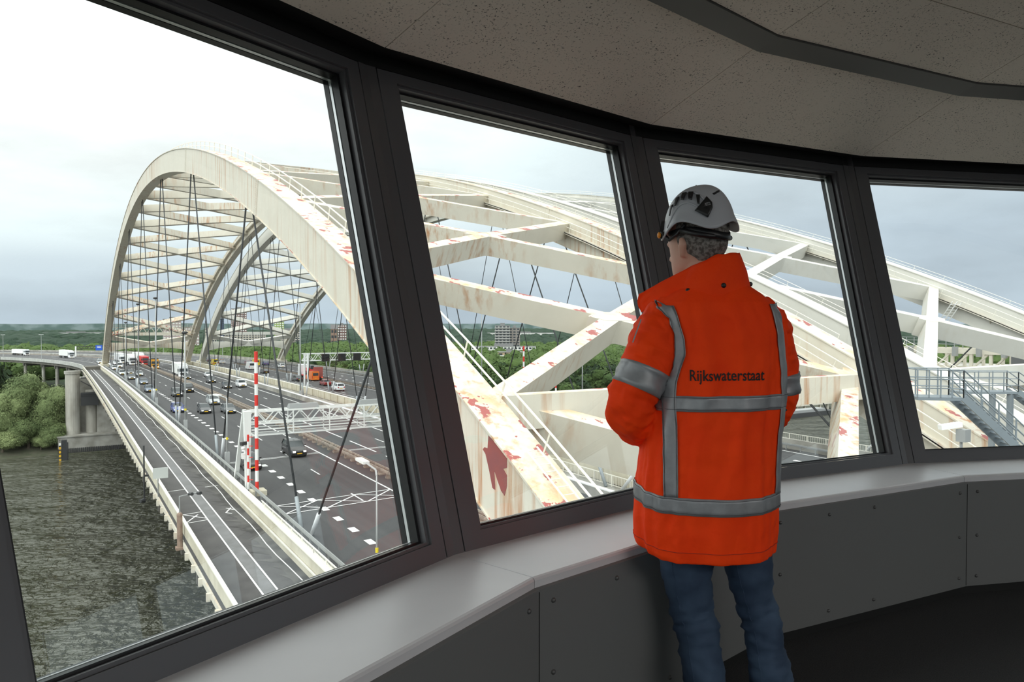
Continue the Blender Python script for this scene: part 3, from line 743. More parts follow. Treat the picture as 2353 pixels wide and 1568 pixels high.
b = MB(); b._add([(-900, -500, ZW), (1800, -500, ZW), (1800, 330, ZW), (-900, 330, ZW)], [(0, 1, 2, 3)])
b.build('river', M_WATER)['kind'] = 'structure'
M_GRASS = mat('rough_grass', (0.030, 0.055, 0.018), 0.95, col2=(0.02, 0.036, 0.013), scale=0.12, detail=8)
M_BANK = mat('weedy_bank_stone', (0.045, 0.055, 0.028), 0.95, col2=(0.09, 0.085, 0.06), scale=0.5, detail=8)
b = MB(); b.loft([[(-900, 284, -42.5), (-900, 290, -41.0), (-900, 299, -38.2), (-900, 9000, -38.0)], [(1800, 284, -42.5), (1800, 290, -41.0), (1800, 299, -38.2), (1800, 9000, -38.0)], [(9000, 284, -42.5), (9000, 290, -41.0), (9000, 299, -38.2), (9000, 9000, -38.0)]], closed=False)
o = b.build('ground', [M_GRASS, M_BANK], recalc=False); o['kind'] = 'structure'
for p in o.data.polygons:
    if p.center[1] + o.location.y < 320: p.material_index = 1
# pier
pier = thing('bridge_pier', None, None, (40, 296, ZW), kind='structure')
b = MB(); b.box(-0.6, 88, 287, 312, -42.5, -36.3); b.box(-0.9, 88.3, 286.7, 312, -36.6, -36.2); b.build('pier_base', M_CONC, pier)
b = MB()
for i in range(160): b.box(-0.6 + i * 0.55, -0.6 + i * 0.55 + 0.3, 286.5, 287.1, -42.6, -40.3)
b.build('fender_boards', M_DARK, pier)
def cyl(mb, x, y, r, z0, z1, n=20): mb.tube([(x, y, z0), (x, y, z1)], r, n)
for x, r, zt in ((3.85, 2.15, -15.4), (9.4, 1.7, -21.5)):
    b = MB(); cyl(b, x, 292 if r > 2 else 294, r, -36.3, zt)
    z = -35
    while z < zt: cyl(b, x, 292 if r > 2 else 294, r + 0.035, z, z + 0.07); z += 2.2
    b.build('pier_column', mat('pale_weathered_concrete', (0.50, 0.48, 0.43), 0.9, col2=(0.33, 0.31, 0.27), scale=0.5, detail=8, stretch=(1, 1, 0.25)), pier, recalc=True)
b = MB(); cyl(b, 3.85, 292, 2.45, -15.6, -14.6); b.build('column_cap', M_CONC, pier)
b = MB(); b.box(11.0, 16.5, 291.5, 306, -36.3, -17.5); b.box(16.5, 84, 296, 306, -36.3, -17.0); b.box(6, 11, 297, 306, -36.3, -17.5)
b.build('pier_wall', M_CONCD if False else M_CONC, pier)
b = MB(); b.box(6.2, 11.2, 290.0, 290.2, -26.5, -22.0); b.beam((6.2, 290, -18), (11.5, 290, -21.5), 0.3, 0.3); b.beam((6.2, 290, -17), (12, 290, -17), 0.3, 0.4); b.beam((11.3, 290, -15.5), (11.3, 290, -26.5), 0.35, 0.35)
b.beam((6.2, 289.8, -22.6), (11.2, 289.8, -22.6), 0.1, 0.1); b.beam((6.2, 289.8, -23.2), (11.2, 289.8, -23.2), 0.1, 0.1)
b.build('inspection_frame', M_DARK, pier)
# deck of the approach viaduct: columns
for i, s in enumerate((30, 52, 78, 104, 130, 160)):
    for v in (9.6, 30, 50, 70):
        p = road(v, 310 + s, 0)
        b = MB(); b.tube([(p.x, p.y, -38), (p.x, p.y, DZ - 3.0)], 0.75, 14); o = b.build('viaduct_column', M_CONC, recalc=True)
        tag(o, 'round concrete column under the curved approach viaduct behind the tree tops', 'column', 'viaduct columns under the curved approach')
    b = MB(); b.beam(road(8.6, 310 + s, DZ - 3.2), road(76, 310 + s, DZ - 3.2), 1.2, 1.5); b.build('crosshead', M_CONCD, deck)
b = MB(); strip(b, 8.6, 41, 310, UEND, DZ - 2.6, DZ - 1.4); strip(b, 8.4, 14, 318, UEND, DZ - 1.5, DZ + 0.02); b.build('viaduct_beam', M_CONCD, deck)
b = MB(); strip(b, 8.6, 13.8, 326, UEND, DZ + 0.03); b.build('viaduct_roadway', M_ASPH, deck)
# mooring pile in the river
t = thing('mooring_pile', 'black mooring pile with a yellow depth board, in the river by the pier', 'pile', (1.3, 274, ZW))
b = MB(); b.box(0.35, 1.9, 273.2, 274.6, ZW - 1, -35.6); b.build('pile', M_DARK, t)
b = MB(); b.box(1.95, 2.25, 273.4, 273.8, ZW - 1, -36.4); b.build('brace_pile', M_DARK, t)
b = MB(); b.box(-0.35, 0.25, 273.0, 273.1, ZW, -36.5); b.build('depth_board', mat('yellow_board', (0.72, 0.42, 0.03), 0.6), t)
b = MB()
for i in range(4): b.box(-0.35, 0.25, 272.93, 272.99, ZW + 0.7 + i * 1.25, ZW + 1.1 + i * 1.25)
b.build('board_mark', M_DARK, t)
b = MB(); b.box(-0.35, 0.25, 272.93, 272.99, -37.4, -36.4); b.build('white_plate', M_WHT, t)
b = MB()
for z in (-35.0, -34.5):
    for q in (((0.35, 273.2), (1.9, 273.2)), ((0.35, 274.6), (1.9, 274.6)), ((0.35, 273.2), (0.35, 274.6)), ((1.9, 273.2), (1.9, 274.6))): b.beam((*q[0], z), (*q[1], z), 0.06, 0.06)
for x in (0.35, 1.9):
    for y in (273.2, 274.6): b.beam((x, y, -35.6), (x, y, -34.5), 0.06, 0.06)
b.build('railing', M_GALV, t)

# ------------------------------------------------------------------ trees
def leaf_mat(name, c1, c2, bsc=0.9, bd=0.8):
    m = bpy.data.materials.new(name); m.use_nodes = True
    t = m.node_tree; b = t.nodes['Principled BSDF']; L = t.links.new
    b.inputs['Roughness'].default_value = 0.75; b.inputs['Specular IOR Level'].default_value = 0.2
    oi = N(t, 'ShaderNodeObjectInfo'); g = N(t, 'ShaderNodeNewGeometry')
    n = N(t, 'ShaderNodeTexNoise', i_Scale=0.10, i_Detail=3.0); L(g.outputs['Position'], n.inputs['Vector'])
    n2 = N(t, 'ShaderNodeTexNoise', i_Scale=1.5, i_Detail=2.0); L(g.outputs['Position'], n2.inputs['Vector'])
    s = N(t, 'ShaderNodeMath', operation='MULTIPLY_ADD', i_1=0.5, i_2=-0.4); L(oi.outputs['Random'], s.inputs[0])
    a = N(t, 'ShaderNodeMath', operation='ADD'); L(s.outputs[0], a.inputs[0]); L(n.outputs['Fac'], a.inputs[1])
    a2 = N(t, 'ShaderNodeMath', operation='MULTIPLY_ADD', i_1=0.55); L(n2.outputs['Fac'], a2.inputs[0]); L(a.outputs[0], a2.inputs[2])
    r = N(t, 'ShaderNodeMapRange'); L(a2.outputs[0], r.inputs['Value']); r.inputs['From Min'].default_value = 0.25; r.inputs['From Max'].default_value = 0.95
    mx = N(t, 'ShaderNodeMix', data_type='RGBA'); L(r.outputs[0], mx.inputs[0]); mx.inputs[6].default_value = (*c1, 1); mx.inputs[7].default_value = (*c2, 1)
    L(mx.outputs[2], b.inputs['Base Color'])
    n3 = N(t, 'ShaderNodeTexNoise', i_Scale=bsc, i_Detail=5.0, i_Roughness=0.7); L(g.outputs['Position'], n3.inputs['Vector'])
    bp = N(t, 'ShaderNodeBump', i_Strength=1.0, i_Distance=bd); L(n3.outputs['Fac'], bp.inputs['Height']); L(bp.outputs[0], b.inputs['Normal'])
    MATS[name] = m
    return m
M_LEAF = leaf_mat('broadleaf_foliage', (0.018, 0.040, 0.012), (0.080, 0.130, 0.034))
M_WILLOW = leaf_mat('willow_foliage', (0.09, 0.13, 0.05), (0.28, 0.34, 0.15))
M_DKLEAF = leaf_mat('dark_foliage', (0.011, 0.027, 0.011), (0.030, 0.058, 0.020))
M_FAR = leaf_mat('haze_tinted_foliage', (0.022, 0.048, 0.032), (0.044, 0.078, 0.046), 0.22, 5.0)  # muted bluish greens put distance haze into the leaf colour
M_BARK = mat('bark', (0.10, 0.08, 0.06), 0.9)
def crown_mesh(name, seed, leaves, ls, lobes=7, flat=0.85):
    """lumpy crown of radius about 1 made of a core and many leaf sprays"""
    rnd = random.Random(seed); L_ = [(Vector((rnd.uniform(-.5, .5), rnd.uniform(-.5, .5), rnd.uniform(-.45, .5))), rnd.uniform(0.38, 0.6)) for _ in range(lobes)]
    b = MB()
    for c, r in L_:
        bm = bmesh.new(); bmesh.ops.create_icosphere(bm, subdivisions=2, radius=r * 0.86)
        vs = [c + v.co * (1 + 0.25 * noise.noise(v.co * 5 + c * 9)) for v in bm.verts]
        fs = [tuple(v.index for v in f.verts) for f in bm.faces]; bm.free()
        b._add([(v.x, v.y, v.z * flat) for v in vs], fs)
    for i in range(leaves):
        c, r = L_[rnd.randrange(lobes)]
        d = Vector((rnd.gauss(0, 1), rnd.gauss(0, 1), rnd.gauss(0.25, 1))).normalized()
        p = c + d * r * rnd.uniform(0.82, 1.12); p.z *= flat
        t1 = d.cross(Vector((rnd.uniform(-1, 1), rnd.uniform(-1, 1), rnd.uniform(-1, 1)))).normalized(); t2 = d.cross(t1)
        q = (d * rnd.uniform(-.6, .6) + t2).normalized(); s = ls * rnd.uniform(0.6, 1.3)
        b._add([p - t1 * s, p + q * s * 0.8, p + t1 * s, p - q * s * 0.8], [(0, 1, 2, 3)])
    return b
def tree_proto(name, seed, leaves, ls, m, trunk=True, lobes=7):
    b = crown_mesh(name, seed, leaves, ls, lobes); me = b.mesh('foliage', m)
    tm = MB(); tm.tube([(0, 0, -2.2), (0.02, 0, -1.2), (0, 0.02, -0.3)], [0.09, 0.07, 0.04], 6)
    for a in (0.5, 2.6, 4.4): tm.tube([(0, 0, -1.1), (0.35 * math.cos(a), 0.35 * math.sin(a), -0.4)], [0.04, 0.02], 5)
    return me, tm.mesh('trunk', M_BARK)
TREES = {'leaf': [tree_proto('f', 10 + i, 700, 0.10, M_LEAF) for i in range(4)],
         'dark': [tree_proto('f', 30 + i, 700, 0.10, M_DKLEAF) for i in range(2)],
         'willow': [tree_proto('f', 50 + i, 12000, 0.030, M_WILLOW, lobes=14) for i in range(3)]}
def tree(x, y, zg, r, h, kind, label, group=None, rnd=random):
    f, t = TREES[kind][rnd.randrange(len(TREES[kind]))]
    e = thing('tree', label, 'tree', (x, y, zg), group=group)
    o = bpy.data.objects.new('foliage', f); COL.objects.link(o); o.parent = e
    sz = (h * 0.5); o.location = (0, 0, h - sz * 0.95); o.scale = (r, r, sz); o.rotation_euler.z = rnd.uniform(0, 6.28)
    o2 = bpy.data.objects.new('trunk', t); COL.objects.link(o2); o2.parent = e
    o2.location = (0, 0, h * 0.5); o2.scale = (r * 0.8, r * 0.8, h * 0.5 / 2.2)
    return e
rnd = random.Random(7)
WIL = [(-10, 300, 9.5, 24, 'tall willow at the water\'s edge, tallest crown in front of the viaduct'),
       (-3, 298, 7.5, 19.5, 'rounded willow beside the pier, left of its round column'),
       (-17, 297, 8, 20, 'willow at the river edge partly cut off by the left window post'),
       (-9, 293, 6.5, 12.5, 'low bushy willow drooping over the river bank, in front of the taller ones'),
       (-2.5, 292.5, 5.5, 10.5, 'small spreading willow closest to the mooring pile'),
       (-16, 291.5, 6, 9.5, 'low grey-green willow at the waterline by the left window post'),
       (-6.5, 306, 5.5, 21.5, 'small round light green tree just below the viaduct deck'),
       (-5.5, 291.0, 3.6, 6.2, 'little willow bush hanging over the bank stones')]
for x, y, r, h, l in WIL: tree(x, y, -38.5 if y > 296 else -41, r, h, 'willow', l, rnd=rnd)
for x, y, r, h, l in ((-20, 330, 11, 31.5, 'big dark green tree against the left window post, above the willows'), (-33, 336, 12, 31, 'dark green tree cut off by the left window post')):
    tree(x, y, -38, r, h, 'dark', l, rnd=rnd)
def az(x, y): return math.degrees(math.atan2(x, y))
def on_road(x, y, mar=10):
    if y < 330: return -8 < x < 95
    r = math.hypot(x - PIV[0], y - PIV[1]) + PIV[0]
    return -5 - mar < r < 78 + mar
BLD = [(230, 1152, 12), (233, 1120, 16), (281, 1119, 10), (124, 981, 18), (104, 1000, 12), (394, 1167, 9), (411, 686, 16), (420, 700, 16), (372, 640, 26), (372, 655, 26), (318, 520, 12), (150, 1060, 14), (330, 560, 20), (255, 640, 22)]
cand = []
yy = 303.0
while yy < 3200:
    sp = 12.5 if yy < 900 else (20 if yy < 1500 else 34)
    xx = -60 - yy * 0.1
    while xx < yy * 2.6 + 100:
        x = xx + rnd.uniform(-.45, .45) * sp; y = yy + rnd.uniform(-.45, .45) * sp
        a = az(x, y); d = math.hypot(x, y)
        ok = -4.5 < a < 67.5 and not on_road(x, y) and not (y < 345 and x < 40)
        if ok and d < 900:
            ok = noise.noise(Vector((x, y, 0)) / 90.0) > -0.28 or (x < 0)
        if ok and d > 1100 and y > 500: ok = noise.noise(Vector((x, y, 0)) / 240.0) > -0.42
        if ok and any(math.hypot(x - bx, y - by) < br + 6 for bx, by, br in BLD): ok = False
        if ok: cand.append((d, x, y, sp))
        xx += sp
    yy += sp
cand.sort()
LIM = 285
for i, (d, x, y, sp) in enumerate(cand[:LIM]):
    k = 'dark' if rnd.random() < 0.25 else 'leaf'
    xr, yr = x * math.cos(TH) - y * math.sin(TH), x * math.sin(TH) + y * math.cos(TH)
    px = 1176 + 1690 * xr / yr
    win = 'first' if px < 960 else ('second' if px < 1510 else ('third' if px < 2060 else 'fourth'))
    row = 'front rows' if d < 480 else ('middle rows' if d < 580 else 'rear rows')
    kd = 'dark dense tree' if k == 'dark' else 'leafy mid-green tree'
    if x <= 60: lab = '%s behind the curved viaduct, left of the arches' % kd; grp = kd + 's behind the viaduct'
    else: lab = '%s in the %s of the wood, seen through the %s window' % (kd, row, win); grp = '%ss, %s, %s window' % (kd, row, win)
    tree(x, y, -38, rnd.uniform(6.5, 9.5), rnd.uniform(11, 19) if d < 560 else rnd.uniform(11, 16), k, lab, group=grp, rnd=rnd)
# everything farther off: one uncountable mass of tree tops
def far_mass(lst, name, label, m, sub, leaves=0):
    bm = bmesh.new(); bmesh.ops.create_icosphere(bm, subdivisions=sub, radius=1.0)
    bv = [v.co.copy() for v in bm.verts]; bf = [tuple(v.index for v in f.verts) for f in bm.faces]; bm.free()
    V = []; Fc = []; r2 = random.Random(5)
    for d, x, y, sp in lst:
        r = sp * r2.uniform(0.55, 0.85); h = r2.uniform(10, 16) * (1 + (0.10 if sp > 20 else 0)); s = r2.uniform(0, 100); o = len(V)
        for v in bv:
            k = 1 + 0.42 * noise.noise(v * 1.9 + Vector((s, s, 0))) + 0.22 * noise.noise(v * 4.5 + Vector((s, 0, s)))
            V.append((x + v.x * r * k, y + v.y * r * k, -38 + h * 0.5 + v.z * h * 0.55 * k))
        Fc += [tuple(o + i for i in f) for f in bf]
        for _ in range(leaves):
            v = V[o + r2.randrange(len(bv))]; q = [r2.uniform(-1, 1) * 0.9 for _ in range(6)]; w = len(V); g = 0.5
            c = (v[0] + q[0] * .9, v[1] + q[1] * .9, v[2] + 0.25 + q[2] * .4)
            V += [(c[0] - q[3] - g, c[1] - q[4], c[2] - .3), (c[0] + q[5], c[1] - q[3], c[2] - .2), (c[0] + q[3] + g, c[1] + q[4], c[2] + .5), (c[0] - q[5], c[1] + q[3], c[2] + .35)]
            Fc.append((w, w + 1, w + 2, w + 3))
    me = bpy.data.meshes.new(name); me.from_pydata(V, [], Fc); me.materials.append(m); me.polygons.foreach_set('use_smooth', [True] * len(me.polygons))
    o = bpy.data.objects.new(name, me); COL.objects.link(o); tag(o, label, 'woodland', kind='stuff')
mid = [c for c in cand[LIM:] if c[0] < 1000]; far = [c for c in cand[LIM:] if c[0] >= 1000]
far_mass(mid, 'woodland', 'mid-green tree tops of the middle distance between the arches', M_LEAF, 3, 170)
far_mass(far, 'woodland', 'dark haze-tinted tree tops reaching to the horizon', M_FAR, 2)
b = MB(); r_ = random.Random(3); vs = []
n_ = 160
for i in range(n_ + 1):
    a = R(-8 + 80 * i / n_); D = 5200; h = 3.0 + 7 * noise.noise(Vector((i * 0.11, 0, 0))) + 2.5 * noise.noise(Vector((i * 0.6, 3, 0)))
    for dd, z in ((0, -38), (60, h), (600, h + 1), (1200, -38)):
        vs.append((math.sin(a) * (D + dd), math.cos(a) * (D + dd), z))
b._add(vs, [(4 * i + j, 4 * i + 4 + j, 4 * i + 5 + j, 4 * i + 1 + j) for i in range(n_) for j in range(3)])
tag(b.build('horizon_woods', mat('haze_tinted_far_woods', (0.040, 0.072, 0.066), 0.9, col2=(0.10, 0.135, 0.135), scale=0.012, detail=9, lo=0.42, hi=0.6), recalc=True), 'low haze-tinted blue-green wooded ridge on the horizon', 'woodland', kind='stuff')  # distance haze is mixed into the ridge's blue-green colour

# ------------------------------------------------------------------ buildings
M_BRICK = mat('purple_brown_brick', (0.16, 0.085, 0.075), 0.85, col2=(0.12, 0.07, 0.065), scale=0.3)
M_BEIGE = mat('beige_render', (0.46, 0.42, 0.36), 0.85)
M_GREYB = mat('grey_concrete_facade', (0.36, 0.35, 0.34), 0.85)
M_WIN = mat('window_dark_glass', (0.04, 0.05, 0.06), 0.15)
M_WFR = mat('white_window_band', (0.70, 0.69, 0.66), 0.6)
M_ROOF = mat('grey_flat_roof', (0.20, 0.20, 0.20), 0.9)
M_ROOFT = mat('dark_tiled_roof', (0.13, 0.12, 0.12), 0.85)
M_GREEN = mat('lime_green_panel', (0.25, 0.34, 0.10), 0.7)
def building(label, x, y, w, dpt, ztop, m, rot=0.0, floors=6, cols=6, winm=None, roof='flat', balc=False, z0=-38):
    e = thing('apartment_building' if floors > 3 else 'house', label, 'building', (x, y, z0))
    e.rotation_euler.z = rot
    h = ztop - z0
    def loc(mb, name, mt, par=e):
        me = mb.mesh(name, mt); o = bpy.data.objects.new(name, me); COL.objects.link(o); o.parent = par; return o
    b = MB(); b.box(-w / 2, w / 2, -dpt / 2, dpt / 2, 0, h); wl = loc(b, 'wall', m)
    fh = h / floors
    for f in range(floors):
        b = MB()
        for c in range(cols):
            x0 = -w / 2 + w * (c + 0.18) / cols; x1 = -w / 2 + w * (c + 0.82) / cols
            b.box(x0, x1, -dpt / 2 - 0.06, -dpt / 2 + 0.1, f * fh + fh * 0.3, f * fh + fh * 0.8)
        for s in (-1, 1):
            for c in range(max(2, int(cols * dpt / w))):
                cc = max(2, int(cols * dpt / w)); y0 = -dpt / 2 + dpt * (c + .2) / cc; y1 = -dpt / 2 + dpt * (c + .75) / cc
                xx = s * w / 2; b.box(min(xx, xx + s * .06) , max(xx, xx + s * .06), y0, y1, f * fh + fh * 0.3, f * fh + fh * 0.8)
        loc(b, 'window', winm or M_WIN)
        if balc:
            b = MB(); b.box(-w / 2 - 0.3, w / 2 + 0.3, -dpt / 2 - 1.3, -dpt / 2, f * fh - 0.1, f * fh + 0.1); b.box(-w / 2 - 0.3, w / 2 + 0.3, -dpt / 2 - 1.35, -dpt / 2 - 1.25, f * fh, f * fh + 1.1); loc(b, 'balcony', M_WFR if balc == 2 else M_GREYB)
    b = MB()
    if roof == 'flat': b.box(-w / 2 - 0.3, w / 2 + 0.3, -dpt / 2 - 0.3, dpt / 2 + 0.3, h, h + 0.5); b.box(-w * 0.15, w * 0.15, -dpt * 0.2, dpt * 0.2, h + 0.5, h + 3)
    else:
        b.loft([[(-w / 2 - .3, -dpt / 2 - .4, h), (-w / 2 - .3, dpt / 2 + .4, h), (-w / 2 - .3, 0, h + dpt * 0.42)], [(w / 2 + .3, -dpt / 2 - .4, h), (w / 2 + .3, dpt / 2 + .4, h), (w / 2 + .3, 0, h + dpt * 0.42)]])
    loc(b, 'roof', M_ROOF if roof == 'flat' else M_ROOFT)
    return e
A0 = -TH * 0 + R(-12)
building('tall purple-brown brick residential tower seen through the second pair of arches', 230, 1152, 22, 16, 24, M_BRICK, R(-11), 22, 7, M_WFR)
building('wide beige apartment block at the foot of the brown tower', 226, 1105, 62, 14, -13, M_BEIGE, R(-11), 8, 16, M_WIN)
building('narrow tower with lime green panels right of the brown one', 281, 1119, 14, 12, 7, M_GREEN, R(-14), 14, 4, M_WFR)
building('beige apartment block below the tower with green panels', 285, 1085, 34, 12, -8, M_BEIGE, R(-14), 9, 9)
building('pinkish grey stepped apartment block behind the truss between the first arches', 118, 981, 20, 14, 7, mat('pinkish_facade', (0.36, 0.28, 0.28), 0.85), R(-6), 13, 6, M_WFR)
building('lower pinkish block right of the stepped one, behind the first arches', 141, 985, 16, 12, -3, MATS['pinkish_facade'], R(-6), 9, 5, M_WFR)
building('small pale block on the skyline between the two arch bridges', 172, 1040, 14, 12, -4, M_BEIGE, R(-8), 9, 5)
building('slim dark blue tower just left of the brown tower', 197, 1100, 5, 8, 9, mat('dark_blue_facade', (0.05, 0.07, 0.12), 0.5), R(-10), 16, 2)
building('white and red-brown block on the right horizon near the church roof', 394, 1167, 14, 12, 0, M_BRICK, R(-18), 9, 4, M_WFR)
building('small brown church-like block with pale end wall in the wood', 352, 1080, 9, 16, -6, mat('church_brick', (0.26, 0.17, 0.13), 0.85), R(-18), 4, 2, M_WIN, roof='gable')
building('grey tower block with stacked balconies seen under the cream brace', 411, 686, 16, 14, -0.5, M_GREYB, R(-32), 13, 4, M_WIN, balc=1)
building('lower wing attached right of the grey balcony tower', 425, 684, 12, 16, -3, mat('brown_grey_facade', (0.27, 0.24, 0.22), 0.85), R(-32), 12, 3)
building('long white terrace of flats in front of the balcony tower', 368, 612, 62, 10, -20.5, M_WFR, R(-33), 5, 18, M_WIN, balc=2)
building('low white terrace left of the long white flats', 300, 650, 70, 10, -27, M_WFR, R(-25), 3, 20, M_WIN, roof='gable')
building('tan brick block with white balconies nearest the red and white mast', 318, 519, 20, 12, -22, mat('tan_brick', (0.42, 0.31, 0.20), 0.85), R(-33), 5, 4, M_WIN, balc=2)
building('white gabled farmhouse in the trees near the left sleeve', 470, 560, 16, 8, -33, M_WFR, R(-40), 2, 5, M_WIN, roof='gable')
building('small white shed at the wood edge beyond the far carriageway', 255, 640, 22, 9, -33, M_WFR, R(-20), 2, 6, M_WIN, roof='gable')
building('long low orange-roofed houses in the wood on the left', 30, 900, 46, 10, -31, M_BEIGE, R(0), 2, 12, M_WIN, roof='gable')
building('long white warehouse on the left horizon', 40, 2300, 150, 30, -22, M_WFR, 0, 2, 20, M_GREYB)
building('wide grey-white warehouse on the far right horizon', 950, 1500, 160, 30, -20, M_WFR, R(-32), 2, 20, M_GREYB)
building('pale hall among the trees beyond the white terrace', 520, 900, 60, 20, -25, M_WFR, R(-30), 2, 12, M_GREYB)

# ------------------------------------------------------------------ masts, gantries, poles
def lamp(label, v, u, h, arms=1, r=0.13, head='double', yellow=True, z0=DZ, adir=(1, 0)):
    z0 = z0 + cz(u); t = thing('lamp_post', label, 'lamp post', (v, u, z0))
    b = MB(); b.box(v - 0.22, v + 0.22, u - 0.22, u + 0.22, z0, z0 + 1.3); b.build('base', M_LAMP, t)
    b = MB(); b.tube([(v, u, z0 + 1.3), (v, u, z0 + h)], [r, r * 0.55], 8); b.build('mast', M_LAMP, t, smooth=True)
    if yellow:
        b = MB(); b.tube([(v, u, z0 + 2.6), (v, u, z0 + 2.85)], r + 0.02, 8); b.build('yellow_band', mat('yellow_marker', (0.75, 0.6, 0.03), 0.5), t)
    if head == 'double':
        b = MB(); b.sphere((v, u, z0 + h), 0.42, 10, 6, (1, 1, 0.5)); b.build('lamp_head', M_DARK, t, smooth=True)
    elif head == 'arm':
        b = MB(); pts = [(v, u, z0 + h - 0.3), (v + adir[0] * 0.15, u + adir[1] * .15, z0 + h), (v + adir[0] * 2.0, u + adir[1] * 2.0, z0 + h + 0.1)]
        b.tube(pts, 0.055, 6); b.build('arm', M_LAMP, t)
        a = Vector((v + adir[0] * 1.8, u + adir[1] * 1.8, z0 + h + 0.1)); c = a + Vector((adir[0], adir[1], 0)) * 1.5
        b = MB(); b.beam(a, c, 0.38, 0.16); b.build('lamp_head', M_WHT, t)
    elif head == 'twin':
        for s in (-1, 1):
            b = MB(); b.beam((v, u, z0 + h - 0.1), (v + s * 0.9 * adir[0], u + s * 0.9 * adir[1], z0 + h + 0.15), 0.3, 0.14); b.build('lamp_head', M_WHT, t)
    return t
lamp('tall lamp post beside the cream barrier, second from the white gantry', 14.85, 110.3, 13.4)
lamp('tallest lamp post on the nearest carriageway edge, reaching into the first arch', 14.9, 146.2, 19.2)
lamp('tall lamp post behind the tallest one, near the red lorry', 14.95, 181, 19.0, yellow=False)
lamp('slim lamp post farthest along the nearest carriageway edge', 15, 217, 15.2, yellow=False)
lamp('lamp post with a curved arm just left of the white gantry leg', 14.9, 81, 7.0, head='arm', r=0.10, adir=(-0.2, 0.98))
lamp('thin lamp post with a flat white head standing in front of the nearest window corner', 14.65, 37.8, 7.1, head='arm', r=0.07, adir=(0.05, 1.0))
lamp('white lamp post between the bridges, right of the orange van', 40.9, 146.6, 18.6, head='twin', yellow=False, r=0.16)
lamp('lamp post seen between the braces in the second window', 75.2, 134, 17.8, head='twin', yellow=False)
lamp('lamp post against the trees left of the orange sleeve', 75.2, 99.3, 14.0, head='twin', yellow=False, r=0.12)
for i, s in enumerate((60, 115, 180, 250)):
    p = road(5.5 if i else 41.0, 310 + s, DZ); q = thing('lamp_post', 'slim lamp post beside the curved viaduct, %s along the bend' % ORD[i], 'lamp post', p)
    b = MB(); b.tube([p, p + Vector((0, 0, 12))], [0.14, 0.08], 6); b.build('mast', M_LAMP, q); b = MB(); b.beam(p + Vector((-1, 0, 12)), p + Vector((1, 0, 12)), 0.3, 0.15); b.build('lamp_head', M_WHT, q)
for i, s in enumerate((75, 150)):
    p = road(76.0, 310 + s, DZ); q = thing('lamp_post', 'slim lamp post on the outer side of the bend, %s along' % ORD[i], 'lamp post', p)
    b = MB(); b.tube([p, p + Vector((0, 0, 12))], [0.14, 0.08], 6); b.build('mast', M_LAMP, q); b = MB(); b.beam(p + Vector((-1, 0, 12)), p + Vector((1, 0, 12)), 0.3, 0.15); b.build('lamp_head', M_WHT, q)

def truss(t, v0, v1, u0, u1, z0, z1, m, nb, r=0.09, name='truss'):
    b = MB()
    for u in (u0, u1):
        for z in (z0, z1): b.beam((v0, u, z), (v1, u, z), r * 2, r * 2)
        w = (v1 - v0) / nb
        for i in range(nb): b.beam((v0 + w * i, u, z0), (v0 + w * (i + .5), u, z1), r * 1.2, r * 1.2); b.beam((v0 + w * (i + .5), u, z1), (v0 + w * (i + 1), u, z0), r * 1.2, r * 1.2)
    for i in range(nb + 1):
        x = v0 + (v1 - v0) * i / nb
        for z in (z0, z1): b.beam((x, u0, z), (x, u1, z), r, r)
    b.build(name, m, t)
g = thing('sign_gantry', 'white steel truss gantry across the nearest carriageways, close to the window', 'gantry', (14.2, 68.3, DZ))
for (v, u, ut, w_) in ((14.25, 68.2, 68.2, .30), (14.30, 73.6, 69.6, .16)):
    b = MB(); b.loft([[(v - .19, u - .19, DZ), (v + .19, u - .19, DZ), (v + .19, u + .19, DZ), (v - .19, u + .19, DZ)], [(v - w_, ut - w_, -6.4), (v + w_, ut - w_, -6.4), (v + w_, ut + w_, -6.4), (v - w_, ut + w_, -6.4)]]); b.build('leg', M_GANTRY, g, recalc=True)
truss(g, 14.2, 43.0, 68.2, 69.6, -7.6, -6.5, M_GANTRY, 15, 0.07)
b = MB()
for z in (-8.62, -8.1): b.beam((14.6, 68.0, z), (43, 68.0, z), 0.10, 0.10); b.beam((14.6, 69.9, z), (43, 69.9, z), 0.08, 0.08)
for i in range(9):
    v = 14.9 + i * 3.4; b.beam((v, 68.0, -6.5), (v, 68.0, -8.65), 0.09, 0.09); b.beam((v, 69.9, -6.5), (v, 69.9, -8.65), 0.08, 0.08); b.beam((v, 68, -8.65), (v, 69.9, -8.65), 0.08, 0.08)
b.build('catwalk_frame', M_GANTRY, g)
b = MB(); b.box(14.6, 43, 68.2, 69.7, -8.72, -8.68); b.build('catwalk_grating', M_GALV, g)
for v in (19.5, 26.3, 33.6, 40.5):
    b = MB(); b.loft([[(v - 1.4, 68.6, -6.45), (v - 1.4, 69.5, -6.45), (v - 1.3, 69.4, -6.05), (v - 1.3, 68.7, -6.05)], [(v + 1.4, 68.6, -6.45), (v + 1.4, 69.5, -6.45), (v + 1.3, 69.4, -6.05), (v + 1.3, 68.7, -6.05)]]); b.build('equipment_housing', M_GALV, g, recalc=True)
c_ = thing('traffic_camera', 'white box camera on top of the nearest gantry truss', 'camera', (27.9, 68.2, -6.4))
b = MB(); b.tube([(27.9, 68.2, -6.4), (27.9, 68.2, -5.7)], 0.07, 6); b.build('bracket', M_GALV, c_); b = MB(); b.beam((27.5, 67.9, -5.6), (28.1, 68.6, -5.35), 0.3, 0.3); b.build('housing', M_WHT, c_)
c_ = thing('traffic_camera', 'camera and sensor boxes mounted on the nearest gantry leg', 'camera', (13.9, 68, -10.2))
